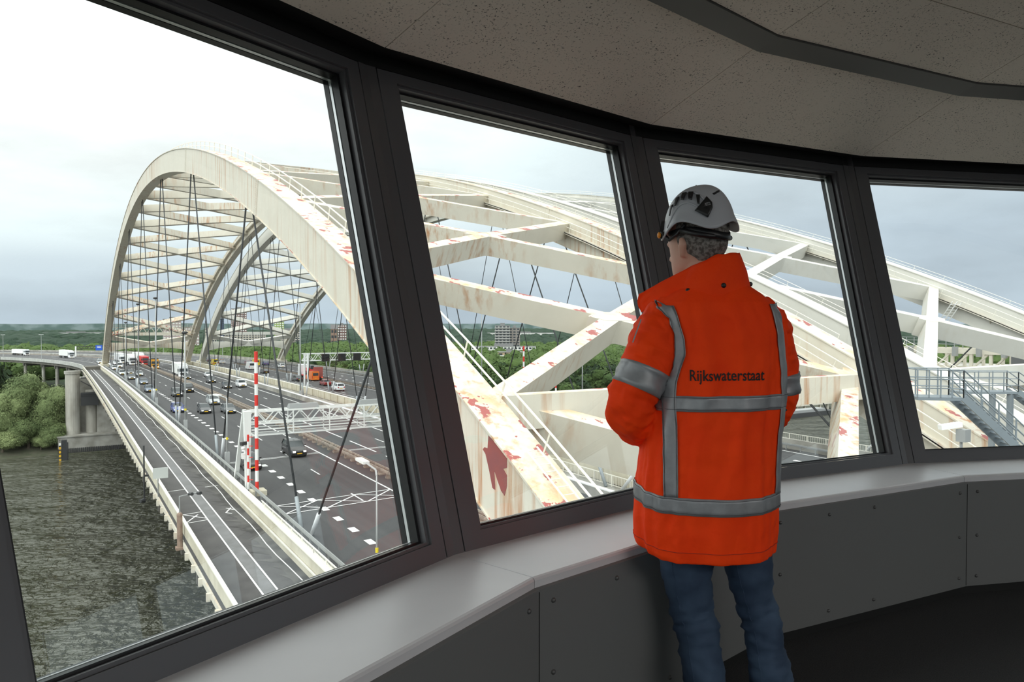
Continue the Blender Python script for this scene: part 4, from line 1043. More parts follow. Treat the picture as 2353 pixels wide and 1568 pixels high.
b = MB(); b.box(13.7, 14.0, 67.8, 68.1, -10.6, -10.1); b.sphere((13.8, 67.7, -9.6), 0.2, 10, 6); b.build('housing', M_WHT, c_); b = MB(); b.beam((13.6, 67.6, -9.2), (14.1, 68.0, -9.2), 0.25, 0.3); b.build('lens_hood', M_DARK, c_)
g2 = thing('sign_gantry', 'white truss gantry with black matrix signs over the far bridge', 'gantry', (47.2, 163, DZ))
for v, u in ((47.2, 163.2), (47.2, 166.0), (75.5, 163.2), (75.5, 166.0)):
    b = MB(); b.tube([(v, u, DZ), (v, u - (0.5 if u > 165 else 0), -5.2)], [0.16, 0.3], 6); b.build('leg', M_GANTRY, g2)
truss(g2, 46.3, 76.0, 163.2, 164.8, -6.8, -5.25, M_GANTRY, 13, 0.09)
for i, v in enumerate((51.05, 54.8, 58.4, 64.2, 68.3)):
    s = thing('matrix_sign', 'square black matrix sign on the far gantry, %s from the left' % ORD[i].replace('nearest', 'first'), 'sign', (v, 162.6, -7.1))
    b = MB(); b.box(v - 0.9, v + 0.9, 162.5, 162.8, -7.0, -5.3); b.build('sign_housing', M_DARK, s)
    b = MB(); b.box(v - 0.78, v + 0.78, 162.46, 162.5, -6.9, -5.42); b.build('screen', M_BLACK, s)
t = thing('maintenance_truss', 'light truss catwalk with railings between the first two arch ribs at their far end', 'truss', (29, 288, -2))
truss(t, 16.0, 42.3, 287.2, 288.6, -1.9, 0.3, M_CREAM, 10, 0.10)
b = MB()
for z in (0.9, 1.4): b.beam((16, 287.2, z), (42.3, 287.2, z), 0.07, 0.07)
for i in range(11): b.beam((16 + i * 2.63, 287.2, 0.3), (16 + i * 2.63, 287.2, 1.4), 0.07, 0.07)
b.build('railing', M_RAILC, t)
g3 = thing('sign_gantry', 'distant dark gantry with a blue direction sign over the curved approach', 'gantry', (8, 430, -15))
b = MB(); b.tube([(7.3, 430, -15), (7.3, 430, -9.8)], 0.35, 6); b.build('leg', M_WHT, g3)
truss(g3, 7.3, 24, 430, 432, -11.3, -9.9, M_DARK, 7, 0.12)
b = MB(); b.box(16.0, 19.0, 429.6, 429.8, -12.0, -9.4); b.build('direction_sign', mat('blue_sign', (0.02, 0.10, 0.55), 0.4), g3)
b = MB()
for z in (-10.1, -10.7): b.box(16.6, 18.4, 429.55, 429.6, z, z + 0.25)
b.build('sign_lines', M_WHT, g3)

def banded(label, v, u, z0, z1, r, band=0.95, name='height_mast'):
    t = thing(name, label, 'pole', (v, u, z0)); n = int(round((z1 - z0) / band)); k = 0
    rr = MB(); ww = MB()
    for i in range(n):
        a = z0 + (z1 - z0) * i / n; c = z0 + (z1 - z0) * (i + 1) / n
        (rr if (n - 1 - i) % 2 == 0 else ww).tube([(v, u, a), (v, u, c)], r, 10)
    rr.build('red_band', M_RED, t); ww.build('white_band', M_WHT, t)
    return t
t = banded('tall red and white banded mast beside the nearest gantry leg', 14.5, 65.66, -13.2, -0.98, 0.15)
b = MB(); b.box(14.0, 15.2, 65.0, 66.4, DZ - 0.3, -13.0); b.build('plinth', M_PARA, t)
t = banded('shorter thin red and white pole with side hooks, left of the tall banded mast', 14.15, 67.4, -13.2, -8.4, 0.09, 0.62)
b = MB()
for z in (-12.4, -11.4, -10.4, -9.4, -8.6): b.beam((14.15, 67.4, z), (14.5, 67.2, z), 0.06, 0.06)
b.build('hook', M_RED, t)
banded('red and white banded mast against the trees, seen above the lowest brace', 75.2, 117.7, DZ, -2.8, 0.18)
banded('red and white banded mast in the second window, beside the dark hanger cable', 60.4, 86.0, DZ, -4.8, 0.13)
# river-side fittings
t = thing('signal_pole', 'thin dark pole hanging down from the cycle path edge over the water', 'pole', (7.5, 86, -15.4))
b = MB(); b.tube([(7.5, 86, -17.2), (7.5, 86, -11.4)], 0.09, 6); b.build('pole', M_DARK, t)
b = MB(); b.tube([(7.5, 86, -17.2), (7.1, 85.8, -17.2)], [0.28, 0.2], 8); b.build('signal_lamp', M_DARK, t); b = MB(); b.beam((7.5, 86, -14.6), (8.0, 86, -14.6), 0.3, 0.2); b.build('bracket', M_DARK, t)
t = thing('information_board', 'small grey square board on a post at the edge of the cycle path', 'sign', (8.0, 76.5, -13.9))
b = MB(); b.tube([(7.85, 76.5, -15.2), (7.85, 76.5, -12.4)], 0.06, 6); b.build('post', M_GALV, t); b = MB(); b.box(7.4, 8.7, 76.3, 76.4, -13.2, -12.2); b.build('board', mat('pale_board', (0.50, 0.52, 0.50), 0.6), t)
t = thing('camera_mast', 'rusty brown mast with camera arms at the river edge of the cycle path', 'camera mast', (7.6, 60, -15.6))
b = MB(); b.box(7.3, 7.9, 59.7, 60.3, -15.6, -15.4); b.tube([(7.6, 60, -15.5), (7.6, 60, -13.0)], 0.2, 10); b.sphere((7.6, 60, -13.0), 0.22, 8, 6); b.build('mast', mat('rust_brown_paint', (0.20, 0.13, 0.10), 0.8, col2=(0.30, 0.22, 0.17), scale=3), t)
b = MB(); b.tube([(7.6, 60, -13.0), (7.6, 60, -11.6), (8.9, 60.3, -11.5)], 0.06, 6); b.build('arm', M_GALV, t)
for dx in (0.7, 1.3):
    b = MB(); b.tube([(7.6 + dx, 60.1, -11.5), (7.6 + dx + 0.15, 59.7, -11.45)], 0.13, 8); b.build('camera', M_DARK, t)
# ------------------------------------------------------------------ bascule side (right-hand windows)
t = thing('bascule_frame', 'cream steel truss frame of the bascule beyond the farthest arch rib', 'truss', (97, 48, -6))
b = MB()
def lerp(a, c, f): return tuple(a[i] + (c[i] - a[i]) * f for i in range(3))
P0, P1 = (98.0, 60.0), (98.0, 37.0)
def L2(f, z, dv=0): return (P0[0] + dv + (P1[0] - P0[0]) * f, P0[1] + (P1[1] - P0[1]) * f, z)
for z, h in ((-2.05, 0.7), (-4.35, 0.4)):
    b.beam(L2(0, z), L2(1, z), 0.5, h); b.beam(L2(0, z, 3), L2(1, z, 3), 0.5, h)
for i in range(11):
    f = i / 10; b.beam(L2(f, -2.2), L2(f, -4.4), 0.35, 0.3)
    b.beam(L2(f, -2.2, 3), L2(f, -4.4, 3), 0.3, 0.3)
    if i < 10: b.beam(L2(f, -4.3), L2(f + 0.09, -2.3), 0.22, 0.22)
b.build('truss_frame', M_CREAM, t)
b = MB()
for z in (-1.2, -0.75, -0.35): b.beam(L2(0, z), L2(1, z), 0.07, 0.07)
for i in range(23): b.beam(L2(i / 22, -1.75), L2(i / 22, -0.35), 0.08, 0.08)
b.build('railing', M_GALV, t)
for i in range(8):
    b = MB(); p = L2(0.05 + i * 0.125, -1.6, -0.5); b.box(p[0] - .3, p[0] + .3, p[1] - .25, p[1] + .25, p[2] - 1.1, p[2] + 0.1); b.build('bearing_block', M_GALV, t)
b = MB(); b.box(97, 101, 36.5, 43.5, -4.3, -2.4); b.build('machine_house', mat('dark_grey_cladding', (0.10, 0.105, 0.11), 0.7), t)
b = MB(); b.box(90, 120, 20, 62, -9, -4.6); o = b.build('bascule_pier', M_CONC); o['kind'] = 'structure'
t = thing('barge', 'small dark barge moored by the far jetty, seen right of the sleeve', 'barge', (300, 222, ZW))
b = MB(); b.box(285, 318, 219, 226, ZW - 1, ZW + 2); b.build('hull', M_DARK, t); b = MB(); b.box(288, 312, 220, 225, ZW + 2, ZW + 3.2); b.build('hold_cover', M_GALV, t)
t = thing('jetty', 'pale jetty with railings on the far side of the river behind the elbow', 'jetty', (290, 236, ZW))
b = MB(); b.box(270, 345, 232, 240, ZW + 3, ZW + 3.8); b.build('platform', M_CREAM, t)
b = MB()
for i in range(12): b.box(272 + i * 6, 272.8 + i * 6, 233, 234, ZW - 1, ZW + 9); 
b.beam((270, 233, ZW + 9), (345, 233, ZW + 9), 0.3, 0.3); b.beam((270, 233, ZW + 6.5), (345, 233, ZW + 6.5), 0.25, 0.25)
b.build('post', M_CREAM, t)
t = thing('work_boat', 'blue and red boat on the water beyond the second grey stair', 'boat', (500, 235, ZW))
b = MB(); b.box(440, 560, 232, 240, ZW - 1, ZW + 2.2); b.build('hull', mat('rust_red_hull', (0.22, 0.07, 0.05), 0.7), t); b = MB(); b.box(450, 540, 233, 239, ZW + 2.2, ZW + 5.0); b.build('hold_cover', mat('blue_cover', (0.08, 0.20, 0.50), 0.6), t)
def wv(x, y):      # room-frame xy -> world xy
    return (x * math.cos(TH) + y * math.sin(TH), -x * math.sin(TH) + y * math.cos(TH))
def stair(label, a, c, e, w, label_r=None):
    """a->c level platform edge, then c->e stair flight; e is lower. w: width vector"""
    t = thing('steel_stair', label, 'stair', tuple(min(a[i], e[i]) if i == 2 else a[i] for i in range(3)))
    a, c, e, w = Vector(a), Vector(c), Vector(e), Vector(w)
    b = MB(); b.loft([[a, a + w, a + w - Vector((0, 0, .12)), a - Vector((0, 0, .12))], [c, c + w, c + w - Vector((0, 0, .12)), c - Vector((0, 0, .12))]]); b.build('platform', M_STAIR, t, recalc=True)
    b = MB()
    for o in (Vector((0, 0, 0)), w): b.beam(c + o, e + o, 0.08, 0.28)
    b.build('stringer', M_STAIR, t)
    n = max(6, int(abs(e.z - c.z) / 0.19))
    for i in range(1, n):
        f = i / n; p = c.lerp(e, f); d = (e - c); d.z = 0; d.normalize()
        q = MB(); q.hexa([p, p + w, p + w + d * .26, p + d * .26, p + Vector((0, 0, .04)), p + w + Vector((0, 0, .04)), p + w + d * .26 + Vector((0, 0, .04)), p + d * .26 + Vector((0, 0, .04))]); q.build('tread', M_STAIR, t)
    b = MB(); H = Vector((0, 0, 1.05))
    for o in (Vector((0, 0, 0)), w):
        for hh in (1.0, 0.66, 0.33):
            b.tube([a + o + H * hh, c + o + H * hh, e + o + H * hh], 0.028, 6)
    b.tube([a + H, a + w + H], 0.028, 6); b.tube([a + H * .6, a + w + H * .6], 0.022, 6)
    b.build('handrail', M_STAIR, t)
    b = MB()
    for o in (Vector((0, 0, 0)), w):
        for s, q_, k in ((a, c, 4), (c, e, max(4, int((e - c).length / 1.3)))):
            for i in range(k + 1):
                p = s.lerp(q_, i / k) + o; b.tube([p, p + H], 0.032, 6)
    b.build('post', M_STAIR, t)
    return t
stair('grey galvanised stair and landing in front of the arches, seen in the right-hand window', (27.8, 15.68, -1.39), (29.3, 14.75, -1.42), (31.6, 13.35, -3.9), (0.75, 0.95, 0))
stair('second grey galvanised walkway standing on the smooth arch rib at the far right', (40.6, 20.65, -2.2), (43.2, 19.0, -2.2), (46.5, 16.9, -5.0), (0.65, 0.85, 0))
for i, (v, u) in enumerate(((42.2, 19.8), (43.0, 19.3))):
    b = MB(); b.box(v - .12, v + .12, u - .12, u + .12, -7.2, -2.3); tag(b.build('support_post', M_STAIR), 'grey steel post under the second walkway, %s' % ('left one' if i == 0 else 'right one'), 'post')
t = thing('access_ladder', 'pair of white ladders with hoops leaning against the farthest arch rib', 'ladder', (79, 40, 0))
b = MB()
for dv in (0, 0.9):
    for s in (0, 0.5): b.tube([(78.2 + dv, 42.4 + s, 0.2), (78.2 + dv, 40.1 + s, 3.7)], 0.05, 5)
    for i in range(12): f = i / 12; b.tube([(78.2 + dv, 42.4 - 2.3 * f, 0.2 + 3.5 * f), (78.2 + dv, 42.9 - 2.3 * f, 0.2 + 3.5 * f)], 0.03, 4)
b.build('ladder', M_WHT, t)
b = MB(); b.box(78.0, 79.0, 43.2, 44.2, 0.3, 1.1); tag(b.build('winch_box', M_WHT), 'small white equipment box beside the white ladders on the farthest rib', 'box')
c_ = thing('security_camera', 'white security camera with a grey bracket on the cream rib walkway, right-hand window', 'camera', (24.9, 12.9, -2.6))
b = MB(); b.beam((24.55, 13.1, -2.0), (25.15, 12.75, -1.9), 0.22, 0.16); b.build('housing', M_WHT, c_)
b = MB(); b.box(24.95, 25.3, 12.5, 12.8, -2.45, -2.05); b.tube([(25.1, 12.7, -2.05), (25.1, 12.7, -4.6)], 0.05, 6); b.build('bracket', M_GALV, c_)

# ------------------------------------------------------------------ vehicles
M_GLASSD = mat('dark_car_glass', (0.035, 0.045, 0.05), 0.08, spec=0.8)
M_TYRE = mat('tyre', (0.012, 0.012, 0.012), 0.9)
M_HUB = mat('wheel_rim', (0.30, 0.30, 0.31), 0.4, 0.6)
M_HEAD = mat('lit_headlight', (0.9, 0.9, 0.9), 0.2, emit=(1, 0.98, 0.92), estr=2.2)
M_TAIL = mat('tail_light', (0.45, 0.02, 0.02), 0.3)
M_TAILON = mat('lit_tail_light', (0.8, 0.05, 0.03), 0.3, emit=(1, 0.12, 0.05), estr=1.5)
M_PLATE = mat('yellow_number_plate', (0.80, 0.47, 0.03), 0.5)
def paint(n, c, r=0.28): return mat(n, c, r, 0.0, coat=0.5, spec=0.5)
PAINT = {'black': paint('black_car_paint', (0.012, 0.012, 0.014)), 'dark': paint('anthracite_car_paint', (0.045, 0.048, 0.052)), 'grey': paint('grey_car_paint', (0.13, 0.14, 0.15)),
         'silver': paint('silver_car_paint', (0.42, 0.44, 0.45)), 'white': paint('white_car_paint', (0.78, 0.79, 0.80)), 'blue': paint('blue_car_paint', (0.045, 0.07, 0.26)),
         'bluegrey': paint('blue_grey_car_paint', (0.10, 0.13, 0.18)), 'red': paint('dark_red_car_paint', (0.22, 0.02, 0.02)), 'yellow': paint('yellow_vehicle_paint', (0.80, 0.62, 0.03)),
         'orange': paint('orange_vehicle_paint', (0.75, 0.17, 0.02)), 'lred': paint('lorry_red_paint', (0.55, 0.02, 0.025)), 'amber': paint('amber_lorry_paint', (0.70, 0.32, 0.02))}
# profiles: length, width, (bonnet height, belt height, roof height), y of: windscreen foot, roof front, roof rear, rear glass foot; front of car at -Y
KINDS = {'hatch': (4.1, 1.74, 0.80, 0.98, 1.48, -0.95, -0.25, 1.35, 1.85), 'sedan': (4.6, 1.80, 0.78, 0.95, 1.44, -1.0, -0.25, 1.05, 1.75),
         'suv': (4.5, 1.86, 0.98, 1.12, 1.66, -1.15, -0.5, 1.75, 2.1), 'boxy': (4.6, 1.95, 1.12, 1.22, 1.88, -1.2, -0.85, 2.05, 2.2),
         'estate': (4.7, 1.80, 0.80, 0.98, 1.48, -1.0, -0.3, 1.85, 2.2), 'coupe': (4.5, 1.84, 0.76, 0.92, 1.34, -0.9, -0.15, 0.85, 1.8)}
CARMESH = {}
def car_meshes(kind):
    if kind in CARMESH: return CARMESH[kind]
    L_, W, hb, hl, hr, y0, y1, y2, y3 = KINDS[kind]
    h = L_ / 2; w = W / 2
    st = [(-h, 0.80, 0.30, hb * 0.72), (-h + 0.12, 0.90, 0.24, hb * 0.86), (-h + 0.5, 0.98, 0.22, hb * 0.95), (y0, 1.0, 0.22, hl - 0.03), (0, 1.0, 0.22, hl), (y3 - 0.3, 1.0, 0.22, hl), (h - 0.15, 0.94, 0.24, hl * 0.97), (h, 0.82, 0.30, hl * 0.84)]
    rs = []
    for y, f, zl, zt in st:
        ww = w * f; zm = zl + (zt - zl) * 0.55
        rs.append([(-ww * .92, y, zl), (-ww, y, zl + .12), (-ww, y, zm), (-ww * .93, y, zt - 0.04), (-ww * .80, y, zt), (ww * .80, y, zt), (ww * .93, y, zt - 0.04), (ww, y, zm), (ww, y, zl + .12), (ww * .92, y, zl)])
    b = MB(); b.loft(rs)
    R_ = [(y0, 0.88, hl - 0.05), (y1, 0.74, hr - 0.03), (y2, 0.74, hr - 0.03), (y3, 0.86, hl - 0.05)]
    # roof and pillars in body colour
    b.loft([[(-w * .74, y1 + .02, hr - .045), (w * .74, y1 + .02, hr - .045), (w * .66, y1 + .1, hr), (-w * .66, y1 + .1, hr)], [(-w * .75, (y1 + y2) / 2, hr - .03), (w * .75, (y1 + y2) / 2, hr - .03), (w * .66, (y1 + y2) / 2, hr + .03), (-w * .66, (y1 + y2) / 2, hr + .03)], [(-w * .74, y2 - .02, hr - .045), (w * .74, y2 - .02, hr - .045), (w * .66, y2 - .06, hr), (-w * .66, y2 - .06, hr)]])
    for s in (-1, 1):
        b.beam((s * w * .89, y0, hl - .04), (s * w * .745, y1, hr - .03), .06, .06); b.beam((s * w * .87, y3, hl - .04), (s * w * .745, y2, hr - .03), .10, .10); b.beam((s * w * .90, (y0 + y3) / 2, hl - .04), (s * w * .75, (y1 + y2) / 2, hr - .03), .07, .06)
        b.box(s * w - .02, s * w + s * 0.0 + .02, y0 + .1, y0 + .12, hl, hl + .01)
        b.beam((s * w * .98, y0 + .35, hl + .06), (s * (w + .17), y0 + .33, hl + .1), .10, .13)
    body = b
    g = MB(); g.loft([[(-w * .88, y0, hl - .06), (w * .88, y0, hl - .06), (w * .88, y3, hl - .06), (-w * .88, y3, hl - .06)], [(-w * .735, y1, hr - .035), (w * .735, y1, hr - .035), (w * .735, y2, hr - .035), (-w * .735, y2, hr - .035)]])
    wh = MB(); wh.tube([(-.11, 0, 0), (.11, 0, 0)], .33, 14); wh.m(1); wh.tube([(-.115, 0, 0), (.115, 0, 0)], .19, 10); wh.m(0)
    hd = MB()
    for s in (-1, 1): hd.hexa([(s * w * .62 - .15, -h - .01, hb * .60), (s * w * .62 + .15, -h - .01, hb * .60), (s * w * .62 + .17, -h + .2, hb * .62), (s * w * .62 - .17, -h + .2, hb * .62), (s * w * .62 - .15, -h - .01, hb * .76), (s * w * .62 + .15, -h - .01, hb * .76), (s * w * .62 + .17, -h + .25, hb * .84), (s * w * .62 - .17, -h + .25, hb * .84)])
    tl = MB()
    for s in (-1, 1): tl.box(s * w * .70 - .13, s * w * .70 + .13, h - .12, h + .015, hl * .66, hl * .86)
    pf = MB(); pf.box(-.27, .27, -h - .03, -h + .02, hb * .42, hb * .42 + .12)
    pr = MB(); pr.box(-.27, .27, h - .02, h + .03, hb * .55, hb * .55 + .12)
    gr = MB(); gr.box(-w * .45, w * .45, -h - .015, -h + .05, hb * .50, hb * .68); gr.box(-w * .7, w * .7, -h - .01, -h + .1, .24, .36)
    r = dict(body=body, glass=g.mesh('windows', M_GLASSD), wheel=wh.mesh('wheel', [M_TYRE, M_HUB]), head=hd.mesh('headlights', M_HEAD), tail=tl.mesh('tail_lights', M_TAIL), pf=pf.mesh('number_plate', M_PLATE), pr=pr.mesh('number_plate', M_PLATE), gr=gr.mesh('grille', M_BLACK), K=KINDS[kind])
    CARMESH[kind] = r; return r
def sub(name, me, par, loc=(0, 0, 0), rz=0.0):
    o = bpy.data.objects.new(name, me); COL.objects.link(o); o.parent = par; o.location = loc; o.rotation_euler.z = rz; return o
def place(name, label, cat, v, u, away=False, dz=0.0, group=None):
    p = road(v, u, DZ + dz); q = road(v, u + 1, DZ)
    e = thing(name, label, cat, p, group=group)
    e.rotation_euler.z = math.atan2(-(q.x - p.x), (q.y - p.y)) + (math.pi if away else 0)
    return e
BODYM = {}
def car(kind, colr, v, u, label, away=False, name='car'):
    m = car_meshes(kind); L_, W = m['K'][0], m['K'][1]
    e = place(name, label, 'car', v, u, away)
    if (kind, colr) not in BODYM: BODYM[(kind, colr)] = m['body'].mesh('body', PAINT[colr])
    o = sub('body', BODYM[(kind, colr)], e)
    sub('windows', m['glass'], e)
    for sx in (-1, 1):
        for y in (-L_ * .31, L_ * .30): sub('wheel', m['wheel'], e, (sx * (W / 2 - .11), y, .33))
    sub('headlights', m['head'], e); sub('tail_lights', m['tail'], e); sub('number_plate', m['pf'], e); sub('number_plate', m['pr'], e); sub('grille', m['gr'], e)
    return e
CARS = [
 ('suv', 'black', 22.4, 83.0, 'black SUV nearest the window, beside the rusty guard rail'),
 ('hatch', 'black', 16.5, 78.0, 'black hatchback partly behind the red and white masts at the nearest gantry'),
 ('hatch', 'blue', 16.6, 132.5, 'blue hatchback in the lane beside the cream barrier'),
 ('hatch', 'dark', 20.2, 129.0, 'anthracite hatchback right of the blue one'),
 ('sedan', 'grey', 23.6, 127.2, 'grey saloon just behind the white gantry truss end'),
 ('suv', 'silver', 23.7, 141.8, 'silver SUV with lit headlights by the guard rail'),
 ('boxy', 'black', 23.5, 170.5, 'boxy black off-roader left of a dark hanger cable'),
 ('suv', 'dark', 20.2, 161.8, 'dark grey people carrier just ahead of the boxy off-roader'),
 ('hatch', 'bluegrey', 16.5, 175.5, 'blue-grey hatchback in the lane nearest the barrier, partly behind a lamp post'),
 ('sedan', 'bluegrey', 17.6, 201.0, 'blue-grey saloon in front of the grey estate in the left lane'),
 ('estate', 'silver', 19.8, 238.0, 'silver estate car between two dark saloons near the amber lorry'),
 ('sedan', 'dark', 18.4, 250.0, 'dark saloon left of the silver estate'),
 ('hatch', 'grey', 16.6, 222.0, 'grey hatchback with an orange indicator lit, behind the saloon'),
 ('hatch', 'silver', 15.9, 246.0, 'silver hatchback in the far left lane by the second cable sleeve'),
 ('suv', 'white', 36.0, 178.3, 'white SUV with a yellow plate in the right lane of the second carriageway'),
 ('hatch', 'dark', 32.5, 176.5, 'dark small car in the middle of the second carriageway, ahead of the white SUV'),
 ('suv', 'dark', 32.4, 196.5, 'dark compact SUV behind the small dark car'),
 ('sedan', 'black', 29.3, 214.5, 'black saloon just right of the white lorry'),
 ('coupe', 'white', 35.8, 221.0, 'white car with blue stripes right of the black saloon'),
 ('sedan', 'dark', 52.2, 190.0, 'black car left of the orange van on the far bridge'),
 ('suv', 'white', 52.0, 157.0, 'white SUV seen from behind on the far bridge'),
 ('sedan', 'red', 53.9, 172.2, 'dark red saloon directly behind the white SUV on the far bridge'),
 ('coupe', 'black', 53.1, 229.0, 'low black car with red tail lights on the far bridge'),
 ('estate', 'white', 66.4, 262.0, 'white car with a dark window band by the far guard rail'),
 ('hatch', 'blue', 66.8, 287.0, 'blue car on the outer lanes of the far bridge'),
 ('hatch', 'red', 60.9 + 2, 300.0, 'dark red hatchback near the yellow van'),
 ('sedan', 'bluegrey', 66.2, 305.0, 'blue-grey saloon in front of the yellow van'),
 ('estate', 'grey', 52.0, 308.0, 'grey car next to the foot of the third arch rib'),
 ('sedan', 'white', 55.8, 312.0, 'white saloon right of the yellow ambulance'),
 ('suv', 'dark', 55.0, 335.0, 'dark car behind the foot of the second arch rib'),
 ('sedan', 'grey', 62.5, 345.0, 'grey car on the bend right of the white lamp post'),
 ('sedan', 'white', 16.2, 285.0, 'white saloon at the foot of the nearest rib, seen through its cables'),
 ('boxy', 'white', 18.6, 300.0, 'white boxy van-like car behind the nearest rib foot'),
 ('suv', 'white', 16.0, 322.0, 'white SUV in the white queue by the rib foot'),
 ('estate', 'white', 19.6, 330.0, 'white estate at the head of the bend in the queue'),
 ('sedan', 'silver', 16.0, 352.0, 'silver saloon on the bend left of the nearest rib foot'),
 ('hatch', 'silver', 19.5, 374.0, 'silver hatchback farther round the bend'),
 ('sedan', 'dark', 23.2, 352.0, 'dark saloon round the bend behind the white lorries'),
]
for k, c, v, u, l in CARS: car(k, c, v, u, l, away=v > 47)

def vbox(name, m, par, x0, x1, y0, y1, z0, z1, tap=0.0, rake=0.0, bev=0.05):
    b = MB(); b.hexa([(x0, y0, z0), (x1, y0, z0), (x1, y1, z0), (x0, y1, z0), (x0 + tap, y0 + rake, z1), (x1 - tap, y0 + rake, z1), (x1 - tap, y1, z1), (x0 + tap, y1, z1)])
    o = sub(name, b.mesh(name, m), par)
    if bev: q = o.modifiers.new('bevel', 'BEVEL'); q.width = bev; q.segments = 2
    return o
WHEEL = None
def wheels(e, xs, ys, r=0.5, w=0.3):
    for x in xs:
        for y in ys:
            b = MB(); b.tube([(-w / 2, 0, 0), (w / 2, 0, 0)], r, 14); b.m(1); b.tube([(-w / 2 - .01, 0, 0), (w / 2 + .01, 0, 0)], r * .5, 10); sub('wheel', b.mesh('wheel', [M_TYRE, M_HUB]), e, (x, y, r))
def lorry(v, u, label, cab, box=None, L_=13.0, boxh=3.9, upper=None, away=False, flat=False):
    e = place('lorry', label, 'lorry', v, u, away)
    vbox('cab', PAINT[cab], e, -1.22, 1.22, -2.2, 0, 0.45, 3.45, .05, .18, .12)
    if upper: vbox('cab_roof', upper, e, -1.15, 1.15, -1.9, 0, 3.46, 3.75)
    vbox('windscreen', M_GLASSD, e, -1.08, 1.08, -2.14, -1.9, 1.85, 2.75, .03, .06, .02)
    vbox('grille', M_DARK, e, -0.8, 0.8, -2.26, -2.1, 0.95, 1.6, 0, 0, .02)
    vbox('bumper', PAINT[cab] if cab != 'amber' else PAINT['amber'], e, -1.25, 1.25, -2.35, -2.0, 0.30, 0.75, 0, 0, .05)
    for s in (-1, 1):
        vbox('headlight', M_HEAD, e, s * .95 - .17, s * .95 + .17, -2.38, -2.3, 0.72, 0.92, 0, 0, 0); vbox('side_mirror', M_DARK, e, s * 1.38 - .1, s * 1.38 + .1, -2.0, -1.85, 1.9, 2.7, 0, 0, .02); vbox('side_window', M_GLASSD, e, s * 1.2 - .03, s * 1.2 + .03, -1.7, -0.8, 1.9, 2.6, 0, 0, 0)
    vbox('number_plate', M_PLATE, e, -.26, .26, -2.38, -2.34, .42, .54, 0, 0, 0)
    vbox('chassis', M_DARK, e, -.5, .5, 0, L_, 0.7, 1.05, 0, 0, 0)
    wheels(e, (-1.05, 1.05), (-1.3, 1.6, L_ - 3.6, L_ - 2.3, L_ - 1.1))
    if box: vbox('box_body', box, e, -1.27, 1.27, 0.4, L_, 1.1, boxh, 0, 0, .04)
    if flat: vbox('load_bed', M_DARK, e, -1.25, 1.25, 0.6, L_, 1.1, 1.5)
    return e
lorry(28.9, 219.5, 'white lorry with a white box body, largest vehicle of the second carriageway', 'white', M_WHT, 11.5, 3.95)
lorry(28.1, 281, 'amber-fronted lorry with a dark grey upper cab', 'amber', M_DARK, 9, 2.6, upper=M_DARK)
e = lorry(27.7 + .8, 318, 'red lorry with a high cab beside white trailers', 'lred', MATS['signal_red_paint'], 9, 3.4)
lorry(24.5, 322, 'white lorry with a trailer left of the red lorry', 'white', M_WHT, 13.5, 4.0)
lorry(23.6, 345, 'white high-sided lorry farthest back between the cables', 'white', mat('light_grey_tarpaulin', (0.62, 0.63, 0.64), 0.6), 13.5, 4.0)
lorry(31.5, 352, 'white box lorry behind the red one on the bend', 'white', M_WHT, 12, 4.0)
lorry(21.5, 440, 'white lorry far round the bend under the blue sign', 'white', M_WHT, 14, 4.0)
lorry(27.0, 520, 'long white lorry at the left end of the viaduct', 'white', M_WHT, 14, 3.4)
# vans
def van(v, u, label, colr, away, name='van', h=2.5, L_=5.6, stripe=None):
    e = place(name, label, 'van', v, u, away)
    b = MB(); w = 0.98
    b.loft([[(-w, -L_ / 2, .35), (w, -L_ / 2, .35), (w, -L_ / 2, 1.05), (-w, -L_ / 2, 1.05)], [(-w, -L_ / 2 + .9, .3), (w, -L_ / 2 + .9, .3), (w, -L_ / 2 + .9, 1.3), (-w, -L_ / 2 + .9, 1.3)], [(-w, -L_ / 2 + 1.6, .3), (w, -L_ / 2 + 1.6, .3), (w * .92, -L_ / 2 + 1.6, h), (-w * .92, -L_ / 2 + 1.6, h)], [(-w, L_ / 2, .35), (w, L_ / 2, .35), (w * .92, L_ / 2, h), (-w * .92, L_ / 2, h)]])
    sub('body', b.mesh('body', PAINT[colr]), e)
    b = MB(); b.hexa([(-w * .86, -L_ / 2 + .92, 1.32), (w * .86, -L_ / 2 + .92, 1.32), (w * .82, -L_ / 2 + 1.5, h - .25), (-w * .82, -L_ / 2 + 1.5, h - .25), (-w * .86, -L_ / 2 + .88, 1.36), (w * .86, -L_ / 2 + .88, 1.36), (w * .82, -L_ / 2 + 1.46, h - .21), (-w * .82, -L_ / 2 + 1.46, h - .21)]); sub('windscreen', b.mesh('windscreen', M_GLASSD), e)
    vbox('rear_window', M_GLASSD, e, -.7, .7, L_ / 2 - .01, L_ / 2 + .02, h * .56, h * .84, 0, 0, 0)
    for s in (-1, 1): vbox('tail_light', M_TAIL, e, s * .9 - .07, s * .9 + .07, L_ / 2 - .02, L_ / 2 + .03, .8, 1.4, 0, 0, 0)
    vbox('number_plate', M_PLATE, e, -.26, .26, L_ / 2, L_ / 2 + .03, .6, .72, 0, 0, 0)
    if stripe: vbox('stripe', stripe, e, -w - .01, w + .01, -L_ / 2 + 1.6, L_ / 2 + .01, 0.75, 1.0, 0, 0, 0); vbox('light_bar', mat('blue_light', (0.02, 0.1, 0.7), 0.3), e, -.6, .6, -L_ / 2 + 1.7, -L_ / 2 + 2.0, h, h + .14, 0, 0, 0)
    wheels(e, (-.85, .85), (-L_ / 2 + .95, L_ / 2 - 1.1), .35, .22)
    return e
van(56.0, 189.5, 'orange van in front of the white gantry leg of the far bridge', 'orange', True)
van(54.4, 255.0, 'white van seen between hanger cables on the far bridge', 'white', True, h=2.6)
